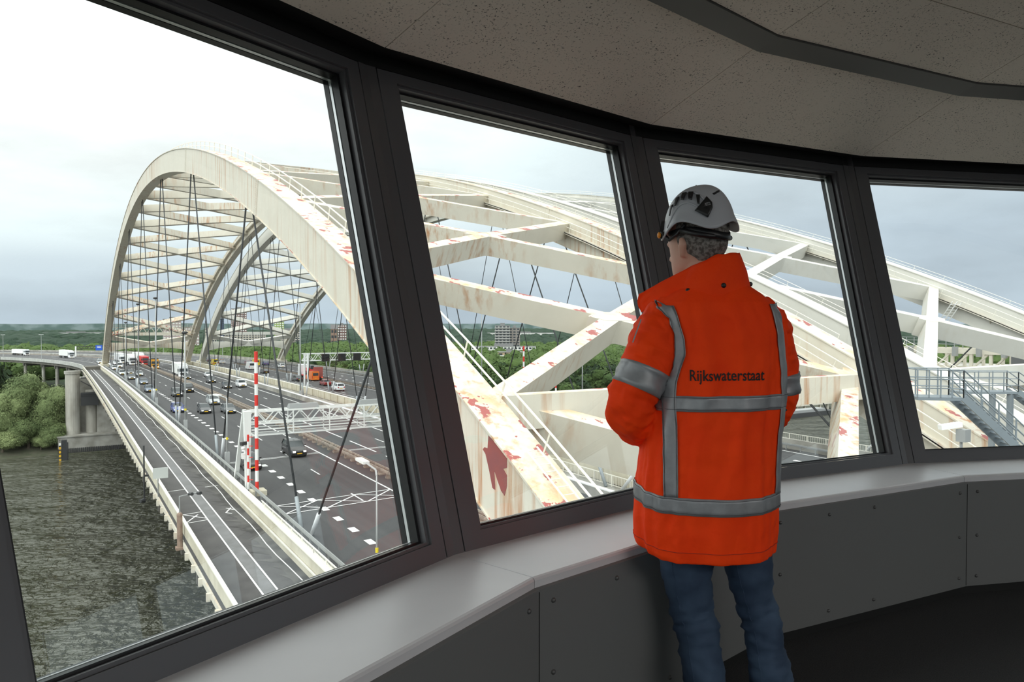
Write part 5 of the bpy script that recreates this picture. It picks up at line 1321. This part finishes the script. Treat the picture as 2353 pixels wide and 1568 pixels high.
van(62.6, 284.0, 'yellow van behind the red and white mast top', 'yellow', True)
van(50.9, 300.0, 'yellow ambulance with red and blue stripes right of the third rib foot', 'yellow', True, stripe=MATS['tail_light'])
# recovery lorry with a red telehandler on its low loader
e = place('lorry', 'white lorry pulling a red low loader on the far bridge', 'lorry', 57.0, 196.0, True)
vbox('cab', PAINT['white'], e, -1.25, 1.25, -6.5, -4.0, .5, 3.7, .06, .15, .12); vbox('windscreen', M_GLASSD, e, -1.05, 1.05, -6.45, -6.2, 1.9, 2.8, 0, .05, 0)
vbox('load_bed', MATS['lorry_red_paint'], e, -1.27, 1.27, -3.6, 8.0, .85, 1.15, 0, 0, .02); vbox('ramp', mat('faded_red_ramp', (0.30, 0.07, 0.06), 0.6), e, -1.25, 1.25, 7.6, 8.2, 1.0, 3.6, 0, .5, .02)
vbox('chassis', M_DARK, e, -.6, .6, -6, 8, .6, .85, 0, 0, 0); wheels(e, (-1.05, 1.05), (-5.6, -3.0, 4.2, 5.5, 6.8))
for s in (-1, 1): vbox('tail_light', M_TAILON, e, s * 1.0 - .15, s * 1.0 + .15, 8.2, 8.25, .8, 1.0, 0, 0, 0)
t = place('telehandler', 'red telehandler machine carried on the low loader', 'machine', 57.0, 196.0, True, dz=1.15)
vbox('body', PAINT['lred'], t, -1.0, 1.0, -.8, 2.6, .5, 1.5, .1, .3, .08); vbox('cabin', M_GLASSD, t, -.9, .1, .3, 1.7, 1.5, 2.5, .1, .15, .05); vbox('boom', PAINT['lred'], t, .4, .75, -2.0, 2.6, 1.5, 1.9, 0, 0, .03)
wheels(t, (-.95, .95), (0, 2.1), .6, .4)
# overhead sign face at the very foot of the first rib is left to the gantry above

# ------------------------------------------------------------------ the man at the window (room frame, feet on z = 0)
M_JACKET = mat('fluorescent_orange_fabric', (1.0, 0.062, 0.004), 0.75, col2=(0.95, 0.050, 0.003), scale=9, bump=0.55, bscale=13, bdist=0.014, spec=0.18)
M_STRIPE = mat('grey_reflective_tape', (0.30, 0.31, 0.325), 0.42, 0.25, col2=(0.25, 0.26, 0.27), scale=30)
M_STITCH = mat('stitching', (0.09, 0.09, 0.10), 0.7)
M_JEANS = mat('blue_denim', (0.020, 0.040, 0.080), 0.85, col2=(0.055, 0.095, 0.16), scale=7, detail=7, lo=0.38, hi=0.72, bump=0.15, bscale=900, bdist=0.0006)
M_SKIN = mat('skin', (0.60, 0.34, 0.25), 0.5, col2=(0.66, 0.38, 0.29), scale=12)
M_HAIR = mat('short_grey_hair', (0.085, 0.075, 0.065), 0.8, col2=(0.26, 0.24, 0.22), scale=90, lo=0.4, hi=0.6, bump=0.7, bscale=500, bdist=0.003)
M_HELMET = mat('matt_white_helmet_shell', (0.42, 0.43, 0.46), 0.36)
M_HBLACK = mat('black_plastic', (0.012, 0.012, 0.013), 0.4)
M_SHOE = mat('black_work_shoe', (0.015, 0.014, 0.013), 0.6)
person = thing('person', 'person in orange jacket with grey tape, white helmet and jeans, looking out of the window', 'person', (0.66, 2.47, 0), room=True)
def interp(tab, z):
    if z <= tab[0][0]: return tab[0][1:]
    for a, c in zip(tab, tab[1:]):
        if z <= c[0]:
            f = (z - a[0]) / (c[0] - a[0]); f = f * f * (3 - 2 * f) if False else f
            return tuple(a[i] + (c[i] - a[i]) * f for i in range(1, len(a)))
    return tab[-1][1:]
TOR = [  # z, left x, right x, half depth, centre y
 (0.620, 0.445, 0.875, 0.165, 2.490), (0.66, 0.430, 0.882, 0.172, 2.490), (0.72, 0.426, 0.888, 0.172, 2.49), (0.86, 0.432, 0.892, 0.168, 2.49), (1.01, 0.449, 0.895, 0.160, 2.49),
 (1.14, 0.478, 0.908, 0.150, 2.49), (1.24, 0.490, 0.916, 0.145, 2.49), (1.36, 0.482, 0.915, 0.140, 2.49), (1.425, 0.474, 0.892, 0.128, 2.485), (1.46, 0.492, 0.868, 0.112, 2.48), (1.49, 0.525, 0.838, 0.098, 2.485), (1.515, 0.560, 0.800, 0.088, 2.49), (1.54, 0.600, 0.765, 0.080, 2.50)]
NE = 2.0 / 2.5
def torso(phi, z, off=0.0, fold=True):
    phi = math.atan2(math.sin(phi), math.cos(phi))
    xl, xr, b_, cy = interp(TOR, z)
    a_ = (xr - xl) / 2; cx = (xl + xr) / 2
    s, c = math.sin(phi), math.cos(phi)
    x = a_ * math.copysign(abs(s) ** NE, s); y = -b_ * math.copysign(abs(c) ** NE, c)
    d = 0.0
    if fold:
        k = min(1.0, max(0.0, (1.50 - z) / 0.10))
        d = 0.016 * noise.noise(Vector((phi * 2.1, z * 1.7, 3.0))) + 0.010 * noise.noise(Vector((phi * 5.5, z * 2.2 + phi, 9.0))) + 0.0035 * noise.noise(Vector((phi * 9, z * 22, 1.0)))
        # folds radiating from the collar and a soft centre pleat
        d += 0.008 * math.sin(phi * 9 + 3 * (1.5 - z)) * max(0, (z - 1.15) / 0.35) * 0.6
        d -= 0.006 * math.exp(-((x - 0.03 * math.sin(z * 7)) / 0.020) ** 2) * (1 if c > 0 else 0)
        d *= k
    nx, ny = s / max(a_, .01), -c / max(b_, .01); l = math.hypot(nx, ny)
    return Vector((cx + x + nx / l * (d + off), cy + y + ny / l * (d + off), z))
def phi_at(x, z):
    xl, xr, b_, cy = interp(TOR, z); a_ = (xr - xl) / 2; cx = (xl + xr) / 2
    t = max(-0.999, min(0.999, (x - cx) / a_)); return math.asin(math.copysign(abs(t) ** (1 / NE), t))
jacket = MB(True); NZ, NP = 110, 144
zs_ = [0.64 + (1.535 - 0.64) * i / NZ for i in range(NZ + 1)]
rings = []
for i, z in enumerate(zs_):
    rings.append([torso(2 * math.pi * j / NP - math.pi, z) - Vector((0, 0, 0.022 * math.cos(2 * math.pi * j / NP - math.pi) if i < 3 else 0)) for j in range(NP)])
inner = [[Vector((p.x, p.y, p.z)) * 1.0 for p in rings[0]]]
jacket.loft(rings, caps=True)
# sleeves
def spline(pts, n):
    out = []
    P_ = [pts[0]] + list(pts) + [pts[-1]]
    for i in range(len(pts) - 1):
        p0, p1, p2, p3 = P_[i:i + 4]
        for k in range(n):
            t = k / n; out.append([0.5 * (2 * p1[j] + (p2[j] - p0[j]) * t + (2 * p0[j] - 5 * p1[j] + 4 * p2[j] - p3[j]) * t * t + (3 * p1[j] - p0[j] - 3 * p2[j] + p3[j]) * t ** 3) for j in range(len(p1))])
    out.append(list(pts[-1])); return out
def limb(mb, pts, n=10, m=28, wr=0.0, seed=0, off=0.0, rng=None, squash=1.0):
    """pts: (x, y, z, r). returns rings; wrinkled tube"""
    S = spline(pts, n); rs = []
    ref = Vector((0.3, 1, 0.2)).normalized()
    for i, q in enumerate(S):
        p = Vector(q[:3]); a = Vector(S[max(i - 1, 0)][:3]); c = Vector(S[min(i + 1, len(S) - 1)][:3]); d = (c - a).normalized()
        s = d.cross(ref).normalized(); u = s.cross(d)
        rg = []
        for k in range(m):
            an = 2 * math.pi * k / m
            w = wr * (noise.noise(Vector((math.cos(an) * 1.3, math.sin(an) * 1.3, i * 0.33 + seed))) + 0.55 * noise.noise(Vector((math.cos(an) * 3 + i * .5, math.sin(an) * 3, i * 0.8 + seed))))
            rg.append(p + (s * math.cos(an) * squash + u * math.sin(an)) * (q[3] + w + off))
        rs.append(rg)
    if rng: rs = rs[rng[0]:rng[1]]
    if mb is not None: mb.loft(rs)
    return rs
SLV_L = [(0.560, 2.49, 1.430, 0.060), (0.515, 2.48, 1.400, 0.080), (0.476, 2.46, 1.33, 0.086), (0.440, 2.44, 1.24, 0.084), (0.398, 2.43, 1.145, 0.080), (0.408, 2.47, 1.075, 0.078), (0.465, 2.58, 1.035, 0.070), (0.545, 2.70, 1.04, 0.058), (0.570, 2.735, 1.045, 0.054)]
SLV_R = [(0.800, 2.50, 1.430, 0.060), (0.846, 2.505, 1.400, 0.078), (0.888, 2.52, 1.33, 0.077), (0.911, 2.53, 1.22, 0.071), (0.915, 2.54, 1.13, 0.068), (0.900, 2.58, 1.07, 0.067), (0.845, 2.66, 1.045, 0.063), (0.765, 2.725, 1.045, 0.057), (0.745, 2.745, 1.045, 0.054)]
for pts, sd_ in ((SLV_L, 1.0), (SLV_R, 7.0)):
    limb(jacket, pts, 9, 30, 0.012, sd_)
    b = MB(True); limb(b, pts, 9, 30, 0.012, sd_, off=0.004, rng=(27, 34)); b.build('reflective_band', M_STRIPE, person, smooth=True, recalc=True)
jk = jacket.build('jacket', M_JACKET, person, smooth=True, recalc=True)
rm = jk.modifiers.new('fuse', 'REMESH'); rm.mode = 'VOXEL'; rm.voxel_size = 0.004; rm.use_smooth_shade = True
sm = jk.modifiers.new('soften', 'SMOOTH'); sm.factor = 0.5; sm.iterations = 3
# tape on the jacket
def wrap(o, off):
    w = o.modifiers.new('lie_on_jacket', 'SHRINKWRAP'); w.target = jk; w.wrap_method = 'NEAREST_SURFACEPOINT'; w.wrap_mode = 'ABOVE_SURFACE'; w.offset = off
def patch_tape(name, f, n, m, mt, off=0.0035, par=None):
    """f(s, t) -> (x, z) over the unit square, laid on the jacket"""
    b = MB(True); g = []
    for i in range(n + 1):
        for j in range(m + 1):
            x, z = f(i / n, j / m); p = torso(phi_at(x, z), z, off); g.append(p)
    b._add(g, [(i * (m + 1) + j, i * (m + 1) + j + 1, (i + 1) * (m + 1) + j + 1, (i + 1) * (m + 1) + j) for i in range(n) for j in range(m)])
    o = b.build(name, mt, par or person, smooth=True); wrap(o, off); s = o.modifiers.new('thickness', 'SOLIDIFY'); s.thickness = 0.002; s.offset = 0.0
    return o
def ringband(name, z0, z1, mt, dip=0.0, off=0.0035, lift=0.0):
    b = MB(True); g = []; n = 140; m = 4
    for i in range(n):
        ph = 2 * math.pi * i / n
        for j in range(m + 1):
            zz = z0 + (z1 - z0) * j / m - dip * math.cos(ph) + lift * math.sin(ph); g.append(torso(ph - 0, zz, off))
    b._add(g, [(i * (m + 1) + j, i * (m + 1) + j + 1, ((i + 1) % n) * (m + 1) + j + 1, ((i + 1) % n) * (m + 1) + j) for i in range(n) for j in range(m)])
    o = b.build(name, mt, person, smooth=True); wrap(o, off); s = o.modifiers.new('thickness', 'SOLIDIFY'); s.thickness = 0.002; s.offset = 0.0
ringband('reflective_band', 1.110, 1.160, M_STRIPE, 0.0, lift=0.004)
ringband('reflective_band', 0.795, 0.850, M_STRIPE, 0.018)
for z in (1.116, 1.154): ringband('stitching', z, z + 0.0016, M_STITCH, 0.0, 0.005, 0.004)
for z in (0.801, 0.843): ringband('stitching', z, z + 0.0016, M_STITCH, 0.018, 0.005)
ringband('hem_seam', 0.672, 0.674, mat('dark_orange_seam', (0.50, 0.03, 0.005), 0.8), 0.016, 0.0012)  # hem seam drawn as a darker orange line
LV = [(1.485, 0.485, 0.535), (1.455, 0.490, 0.540), (1.40, 0.512, 0.556), (1.34, 0.530, 0.572), (1.29, 0.532, 0.575), (1.25, 0.518, 0.562), (1.20, 0.504, 0.549), (1.14, 0.500, 0.546), (1.0, 0.500, 0.545), (0.83, 0.498, 0.545)]
def lv(s, t):
    z = 1.450 + (0.835 - 1.450) * s; T_ = [(-a, b_, c_) for a, b_, c_ in LV]
    a, c = interp(T_, -z); a -= 0.006; c -= 0.014; return a + (c - a) * t, z
patch_tape('reflective_strip', lv, 60, 4, M_STRIPE, 0.0045)
RVT = [(-1.46, 0.836, 0.872), (-1.38, 0.853, 0.886), (-1.30, 0.864, 0.893), (-1.24, 0.870, 0.897), (-1.14, 0.870, 0.893), (-1.0, 0.858, 0.882), (-0.83, 0.856, 0.880)]
def rv(s, t):
    z = 1.455 + (0.835 - 1.455) * s; a, c = interp(RVT, -z); return a + (c - a) * t, z
patch_tape('reflective_strip', rv, 60, 4, M_STRIPE, 0.0045)
for e0, e1 in ((0.06, 0.085), (0.915, 0.94)):
    patch_tape('stitching', lambda s, t, e0=e0, e1=e1: (lambda q: q)(lv(s, e0 + (e1 - e0) * t)), 60, 1, M_STITCH, 0.006)
# lettering on the back
cu = bpy.data.curves.new('lettering', 'FONT'); cu.body = 'Rijkswaterstaat'; cu.size = 0.050; cu.space_character = 1.03; cu.offset = 0.0006; cu.resolution_u = 4
to = bpy.data.objects.new('lettering_tmp', cu); COL.objects.link(to)
dg = bpy.context.evaluated_depsgraph_get(); tm = bpy.data.meshes.new_from_object(to.evaluated_get(dg))
bm = bmesh.new(); bm.from_mesh(tm); bmesh.ops.triangulate(bm, faces=bm.faces)
bmesh.ops.subdivide_edges(bm, edges=[e for e in bm.edges if e.calc_length() > 0.008], cuts=2); bmesh.ops.triangulate(bm, faces=bm.faces)
xs = [v.co.x for v in bm.verts]; x0, x1 = min(xs), max(xs)
b = MB(True); vs = []
for v in bm.verts:
    fx = 0.572 + (v.co.x - x0) / (x1 - x0) * (0.806 - 0.572); z = 1.208 + v.co.y * 1.0 + (fx - 0.572) * 0.012
    vs.append(torso(phi_at(fx, z), z, 0.0026))
b._add(vs, [tuple(v.index for v in f.verts) for f in bm.faces]); bm.free()
bpy.data.objects.remove(to)
wrap(b.build('lettering', mat('black_print', (0.010, 0.008, 0.008), 0.7), person), 0.0022)
# collar, standing high at the back and falling open at the front left
def collar_pt(a, t):
    """a: 0 back, +right, -left (radians); t: 0 bottom .. 1 top"""
    left = max(0.0, (-a - 1.0) / 1.3)
    cx, cy = 0.672, 2.50
    r0x, r0y = 0.130, 0.112; r1x, r1y = 0.092, 0.088
    rx = r0x + (r1x - r0x) * t; ry = r0y + (r1y - r0y) * t
    x = cx + rx * math.sin(a); y = cy - ry * math.cos(a)
    z = 1.474 + 0.010 * math.sin(a) + (0.143 - 0.035 * max(0, -math.sin(a))) * t
    x -= 0.165 * left * (0.75 + .25 * t); y -= 0.02 * left; z -= (0.035 + 0.055 * t) * left
    bl = 0.010 * math.sin(t * math.pi)
    return Vector((x + bl * math.sin(a), y - bl * math.cos(a), z))
b = MB(True); g = []; n, m = 60, 12
for i in range(n + 1):
    a = -2.3 + 4.6 * i / n
    for j in range(m + 1):
        p = collar_pt(a, j / m); w = 0.004 * noise.noise(Vector((a * 4, j * .3, 2))); g.append(p + Vector((w, w, w)))
b._add(g, [(i * (m + 1) + j, i * (m + 1) + j + 1, (i + 1) * (m + 1) + j + 1, (i + 1) * (m + 1) + j) for i in range(n) for j in range(m)])
o = b.build('collar', M_JACKET, person, smooth=True); s = o.modifiers.new('thickness', 'SOLIDIFY'); s.thickness = 0.006; s.offset = 0
for a in (-0.80, 0.10, 1.30):
    p = collar_pt(a, 0.28); q = MB(True); q.sphere(p - Vector((-math.sin(a) * .004, math.cos(a) * .004, 0)), 0.0085, 12, 8, (1, 0.7, 1)); q.build('snap_button', M_HBLACK, person, smooth=True)
# storm flap edge of the sleeve pocket and front zip edge
q = MB(True); q.beam((0.418, 2.383, 1.405), (0.392, 2.388, 1.330), 0.006, 0.004); q.build('pocket_zip', M_STRIPE, person)
# jeans
LEG_L = [(0.590, 2.50, 0.86, 0.100), (0.588, 2.50, 0.70, 0.098), (0.596, 2.50, 0.56, 0.088), (0.614, 2.50, 0.43, 0.074), (0.630, 2.49, 0.36, 0.073), (0.642, 2.47, 0.26, 0.070), (0.655, 2.45, 0.15, 0.070), (0.662, 2.44, 0.07, 0.073), (0.662, 2.44, 0.035, 0.074)]
LEG_R = [(0.775, 2.50, 0.86, 0.100), (0.795, 2.50, 0.70, 0.092), (0.812, 2.51, 0.56, 0.080), (0.838, 2.51, 0.44, 0.065), (0.856, 2.50, 0.37, 0.066), (0.866, 2.49, 0.29, 0.063), (0.876, 2.48, 0.22, 0.070), (0.884, 2.47, 0.12, 0.068), (0.886, 2.47, 0.035, 0.073)]
b = MB(True)
for pts, sd_ in ((LEG_L, 3.0), (LEG_R, 5.0)):
    rs = limb(None, pts, 9, 32, 0.009, sd_)
    for i, rg in enumerate(rs):   # cross creases behind the knee and at the ankle
        z = rg[0].z
        k = 0.0028 * math.sin(z * 120 + 3 * noise.noise(Vector((z * 9, sd_, 0)))) * (math.exp(-((z - 0.39) / 0.06) ** 2) + 1.2 * math.exp(-((z - 0.12) / 0.07) ** 2))
        c = sum(rg, Vector()) / len(rg)
        for j in range(len(rg)): d = (rg[j] - c); rg[j] = c + d * (1 + k / 0.07)
    b.loft(rs)
b.build('jeans', M_JEANS, person, smooth=True, recalc=True)
q = MB(True); rs = limb(None, LEG_L, 9, 32, 0.009, 3.0); q.tube([r_[22] * 1.0 for r_ in rs[9:70]], 0.0016, 5); rs = limb(None, LEG_R, 9, 32, 0.009, 5.0); q.tube([r_[22] * 1.0 for r_ in rs[9:70]], 0.0016, 5); q.build('side_seam', M_JEANS, person)
for x, y, a in ((0.662, 2.44, 0.12), (0.886, 2.47, -0.10)):
    b = MB(True); rs = []
    for t, w, h in ((-0.095, .025, .05), (-0.08, .040, .085), (-0.02, .044, .10), (0.05, .046, .085), (0.11, .050, .058), (0.15, .044, .048), (0.175, .022, .030)):
        rs.append([Vector((x + math.sin(-a) * t + math.cos(a) * w * math.copysign(abs(math.cos(q_)) ** .7, math.cos(q_)), y + t * math.cos(a), max(0.001, h / 2 + h / 2 * math.copysign(abs(math.sin(q_)) ** .6, math.sin(q_))))) for q_ in [2 * math.pi * k / 18 for k in range(18)]])
    b.loft(rs); b.build('shoe', M_SHOE, person, smooth=True, recalc=True)
# head, neck, arms and hands: one continuous body
HY = R(36); HT = R(-6)
HM = Matrix.Translation(Vector((0.642, 2.525, 1.545))) @ Matrix.Rotation(HY, 4, 'Z') @ Matrix.Rotation(HT, 4, 'X')
HS = 1.06
HEADT = [(0.0, .026, .024, .068), (.012, .042, .045, .048), (.035, .056, .074, .022), (.06, .064, .088, .008), (.09, .070, .096, .0), (.13, .076, .101, -.004), (.165, .077, .102, -.006), (.195, .070, .093, -.008), (.218, .050, .068, -.008), (.232, .022, .030, -.008)]
def headp(ph, z, off=0.0):
    rx, ry, cy = interp(HEADT, z); s, c = math.sin(ph), math.cos(ph)
    return HM @ (Vector(((rx + off) * s, cy + (ry + off) * c, z)) * HS)
b = MB(True)
b.loft([[headp(2 * math.pi * k / 32, z) for k in range(32)] for z in [0.0, .012, .024, .036, .05, .065, .08, .095, .11, .125, .14, .155, .17, .185, .197, .208, .218, .226, .232]])
h_ = lambda x, y, z: HM @ (Vector((x, y, z)) * HS)
b.tube([Vector((0.668, 2.50, 1.42)), Vector((0.662, 2.505, 1.50)), h_(0, -.012, .03), h_(0, -.006, .075)], [0.066, 0.060, 0.060, 0.058], 20)
b.loft([[h_(-.010, .088, .118), h_(.010, .088, .118), h_(0, .098, .120)], [h_(-.016, .088, .078), h_(.016, .088, .078), h_(0, .124, .082)], [h_(-.012, .088, .068), h_(.012, .088, .068), h_(0, .112, .070)]])
for s in (-1, 1):
    b.tube([h_(s * .074, .000, .066), h_(s * .080, -.004, .080), h_(s * .084, -.012, .104), h_(s * .082, -.012, .120), h_(s * .077, .000, .124)], [.009, .011, .014, .011, .007], 10)
    b.tube([h_(s * .018, .092, .124), h_(s * .045, .080, .126)], [.008, .007], 8)
b.tube([h_(-.022, .086, .050), h_(0, .096, .050), h_(.022, .086, .050)], [.006, .009, .006], 8)
b.tube([h_(-.022, .080, .042), h_(0, .092, .041), h_(.022, .080, .042)], [.006, .009, .006], 8)
# torso and limbs inside the clothes
b.tube([(0.66, 2.49, 0.80), (0.665, 2.49, 1.0), (0.672, 2.49, 1.25), (0.675, 2.49, 1.42)], [0.135, 0.125, 0.125, 0.08], 20)
HANDS = []
for pts, s in ((SLV_L, 1), (SLV_R, -1)):
    limb(b, [(p[0], p[1], p[2], p[3] * 0.55) for p in pts], 5, 14)
    w = Vector(pts[-1][:3]); f = Vector((0.09 * s, 0.03, 0.005)); f.normalize()
    w1 = w + f * 0.03; zup = Vector((0, 0, 1)); sd2 = f.cross(zup).normalized()
    b.tube([w - f * 0.02, w1, w1 + f * 0.045, w1 + f * 0.085], [0.026, 0.030, 0.038, 0.034], 14)
    for k in range(4):
        o_ = zup * (0.030 - 0.020 * k); L_ = (0.068, 0.078, 0.072, 0.056)[k]
        base = w1 + f * 0.085 + o_; p2 = base + f * L_ * .42 + sd2 * s * 0.006; p3 = p2 + (f * .6 + sd2 * s * .8).normalized() * L_ * .34; p4 = p3 + (f * -.1 + sd2 * s).normalized() * L_ * .26
        b.tube([base - f * .01, p2, p3, p4], [.0095, .009, .0082, .007], 9)
    tb = w1 + f * 0.02 + zup * 0.034
    b.tube([tb - zup * .01, tb + f * .03 + zup * .018 + sd2 * s * .006, tb + f * .055 + zup * .022 + sd2 * s * .016], [.012, .010, .008], 9)
for pts in (LEG_L, LEG_R): limb(b, [(p[0], p[1], p[2], p[3] * .6) for p in pts], 4, 14)
body = b.build('body', M_SKIN, person, smooth=True, recalc=True)
rm = body.modifiers.new('fuse', 'REMESH'); rm.mode = 'VOXEL'; rm.voxel_size = 0.0055; rm.use_smooth_shade = True
sm = body.modifiers.new('soften', 'SMOOTH'); sm.factor = 0.5; sm.iterations = 3
for s in (-1, 1):
    q = MB(True); q.sphere(h_(s * .030, .074, .112), .012, 12, 8); q.build('eye', mat('eye_white', (0.7, 0.7, 0.68), 0.3), person, smooth=True)
# short hair: from temple to temple round the back
b = MB(True); g = []; n, m = 60, 18
for i in range(n + 1):
    ph = 1.45 + (2 * math.pi - 2.9) * i / n
    e = abs(ph - math.pi) / (math.pi - 1.45)
    zb = 0.045 + 0.050 * max(0, (e - 0.45) / 0.55) ** 1.0
    for j in range(m + 1):
        z = zb + (0.19 - zb) * j / m; g.append(headp(ph, z, 0.0015 + 0.0065 * min(1, j / 5.0)))
b._add(g, [(i * (m + 1) + j, i * (m + 1) + j + 1, (i + 1) * (m + 1) + j + 1, (i + 1) * (m + 1) + j) for i in range(n) for j in range(m)])
b.build('hair', M_HAIR, person, smooth=True)
# helmet -----------------------------------------------------------------------
KM = Matrix.Translation(Vector((0.634, 2.518, 1.724))) @ Matrix.Rotation(HY, 4, 'Z') @ Matrix.Rotation(R(-5), 4, 'X')
def helm(ph, t, off=0.0):
    """ph: 0 front, pi back (+ = right); t: 0 rim .. 1 crown"""
    c, s = math.cos(ph), math.sin(ph)
    rim = -0.022 + 0.030 * math.cos(2 * ph) ** 2 * 0 + 0.016 * math.cos(ph * 4 + 0.3) - 0.012 * (c > 0) * c + 0.008
    if c < -0.6: rim -= 0.012 * (-c - 0.6) / 0.4
    zt = 0.132
    e = t * math.pi / 2
    r = math.cos(e) ** 0.82; hgt = math.sin(e) ** 0.95
    fl = 0.010 * max(0, 1 - t * 7)        # flared rim
    x = (0.104 + fl + off) * r * s; y = (0.130 + fl + off) * r * c - 0.004
    z = rim * (1 - hgt) + (zt + off) * hgt
    ridge = 0.005 * math.exp(-(x / 0.03) ** 2) * min(1, t * 2)
    return KM @ Vector((x, y, z + ridge))
b = MB(True)
b.loft([[helm(2 * math.pi * k / 72, t) for k in range(72)] for t in [i / 30 * 0.995 for i in range(31)]], caps=False)
b._add([helm(2 * math.pi * k / 72, 0.995) for k in range(72)], [tuple(range(72))])
o = b.build('helmet_shell', M_HELMET, person, smooth=True, recalc=True); s = o.modifiers.new('thickness', 'SOLIDIFY'); s.thickness = 0.004; s.offset = -1
# raised arched vent panel on the left side, vents, badge, slot
def hp(u, v, off=0.0):     # u along the left side: 0 front .. 1 back ; v: height 0..1
    return helm(-(1.22 + 1.38 * u), v, off)
def hpatch(name, pts, mt, off, thick=0.003, sub=True):
    b = MB(True); c = (sum(p[0] for p in pts) / len(pts), sum(p[1] for p in pts) / len(pts)); ring_ = []
    for a_, c_ in zip(pts, pts[1:] + pts[:1]):
        for k in range(4): ring_.append((a_[0] + (c_[0] - a_[0]) * k / 4, a_[1] + (c_[1] - a_[1]) * k / 4))
    layers = [[hp(c[0] + (p[0] - c[0]) * f, c[1] + (p[1] - c[1]) * f, off) for p in ring_] for f in (0.02, .35, .7, 1.0)]
    b.loft(layers, caps=False); o = b.build(name, mt, person, smooth=True); s = o.modifiers.new('thickness', 'SOLIDIFY'); s.thickness = thick; s.offset = 0
arc = [(0.10, 0.20), (0.16, 0.36), (0.30, 0.50), (0.50, 0.56), (0.70, 0.52), (0.88, 0.40), (0.96, 0.28), (0.90, 0.24), (0.80, 0.34), (0.66, 0.42), (0.48, 0.45), (0.32, 0.40), (0.22, 0.28), (0.17, 0.18)]
b = MB(True)
def arcv(u): return 0.54 - 1.15 * (u - 0.45) ** 2
b.tube([hp(0.02 + 0.86 * i / 24, arcv(0.02 + 0.86 * i / 24) + 0.03, .001) for i in range(25)], [0.003 + 0.0025 * math.sin(math.pi * i / 24) for i in range(25)], 8)
b.tube([hp(-0.02 + 0.70 * i / 24, arcv(-0.02 + 0.70 * i / 24) - 0.225, .0005) for i in range(25)], [0.002 + 0.002 * math.sin(math.pi * i / 24) for i in range(25)], 8)
b.build('vent_panel', M_HELMET, person, smooth=True)
for (u0, u1) in ((0.02, 0.09), (0.14, 0.24), (0.30, 0.42), (0.47, 0.60), (0.66, 0.75)):
    um = (u0 + u1) / 2; vt = arcv(um) - 0.005; vb_ = vt - 0.17
    hpatch('vent', [(u0 + .015, vb_ + .015), (u0, vt), (u1, vt), (u1 - .03, vb_)], M_HBLACK, 0.0065)
hpatch('vent', [(0.78, 0.34), (0.90, 0.44), (0.99, 0.33), (0.975, 0.25), (0.86, 0.13), (0.62, 0.19)], M_HBLACK, 0.005)
cu = bpy.data.curves.new('logo', 'FONT'); cu.body = 'PETZL'; cu.size = 1.0; to = bpy.data.objects.new('logo_tmp', cu); COL.objects.link(to)
dg = bpy.context.evaluated_depsgraph_get(); tm = bpy.data.meshes.new_from_object(to.evaluated_get(dg)); bpy.data.objects.remove(to)
xs = [v.co.x for v in tm.vertices]; x1 = max(xs); b = MB(True)
b._add([hp(0.825 + v.co.x / x1 * 0.12, 0.272 + v.co.y * 0.06 + v.co.x / x1 * .02, 0.0085) for v in tm.vertices], [tuple(p.vertices) for p in tm.polygons])
b.build('logo', mat('grey_logo_print', (0.45, 0.45, 0.46), 0.5), person)
b = MB(True); p_ = [helm(math.pi + 0.10 + 0.30 * i / 6, 0.50 - 0.004 * i, 0.001) for i in range(7)]; b.tube(p_, 0.0038, 6); b.build('vent', M_HBLACK, person)
# headband, harness straps, adjuster, orange knob, front clip
b = MB(True); g = []
for i in range(61):
    ph = 2 * math.pi * i / 60
    dip = -0.012 - 0.030 * max(0, -math.cos(ph)) ** 2
    for j in range(3): g.append(KM @ Vector((0.085 * math.sin(ph), 0.108 * math.cos(ph) - 0.002, dip - 0.024 * j / 2 + 0.0)))
b._add(g, [(3 * i + j, 3 * i + j + 1, 3 * i + 4 + j, 3 * i + 3 + j) for i in range(60) for j in range(2)])
o = b.build('headband', M_HBLACK, person, smooth=True); s = o.modifiers.new('thickness', 'SOLIDIFY'); s.thickness = 0.006; s.offset = 0
b = MB(True)
for s in (-1, 1):
    b.tube([KM @ Vector((s * .088, .085, -.01)), KM @ Vector((s * .090, .05, -.045)), KM @ Vector((s * .088, .015, -.030)), KM @ Vector((s * .09, -.02, -.005))], 0.006, 8)
    b.tube([KM @ Vector((s * .09, .0, -.02)), KM @ Vector((s * .082, -.055, -.042)), KM @ Vector((s * .05, -.090, -.054)), KM @ Vector((0, -.102, -.056))], 0.009, 8)
b.build('harness_strap', M_HBLACK, person, smooth=True)
b = MB(True); b.sphere(KM @ Vector((-.098, .088, -.022)), .011, 12, 8, (.6, 1, 1)); b.build('adjuster_knob', mat('orange_knob', (0.85, 0.30, 0.02), 0.4), person, smooth=True)
b = MB(True); b.beam(helm(-0.62, 0.24, .004), helm(-0.80, 0.02, .006), 0.012, 0.006); b.beam(helm(-0.55, 0.10, .004), helm(-0.62, 0.24, .004), 0.008, 0.006); b.build('front_clip', M_HBLACK, person)
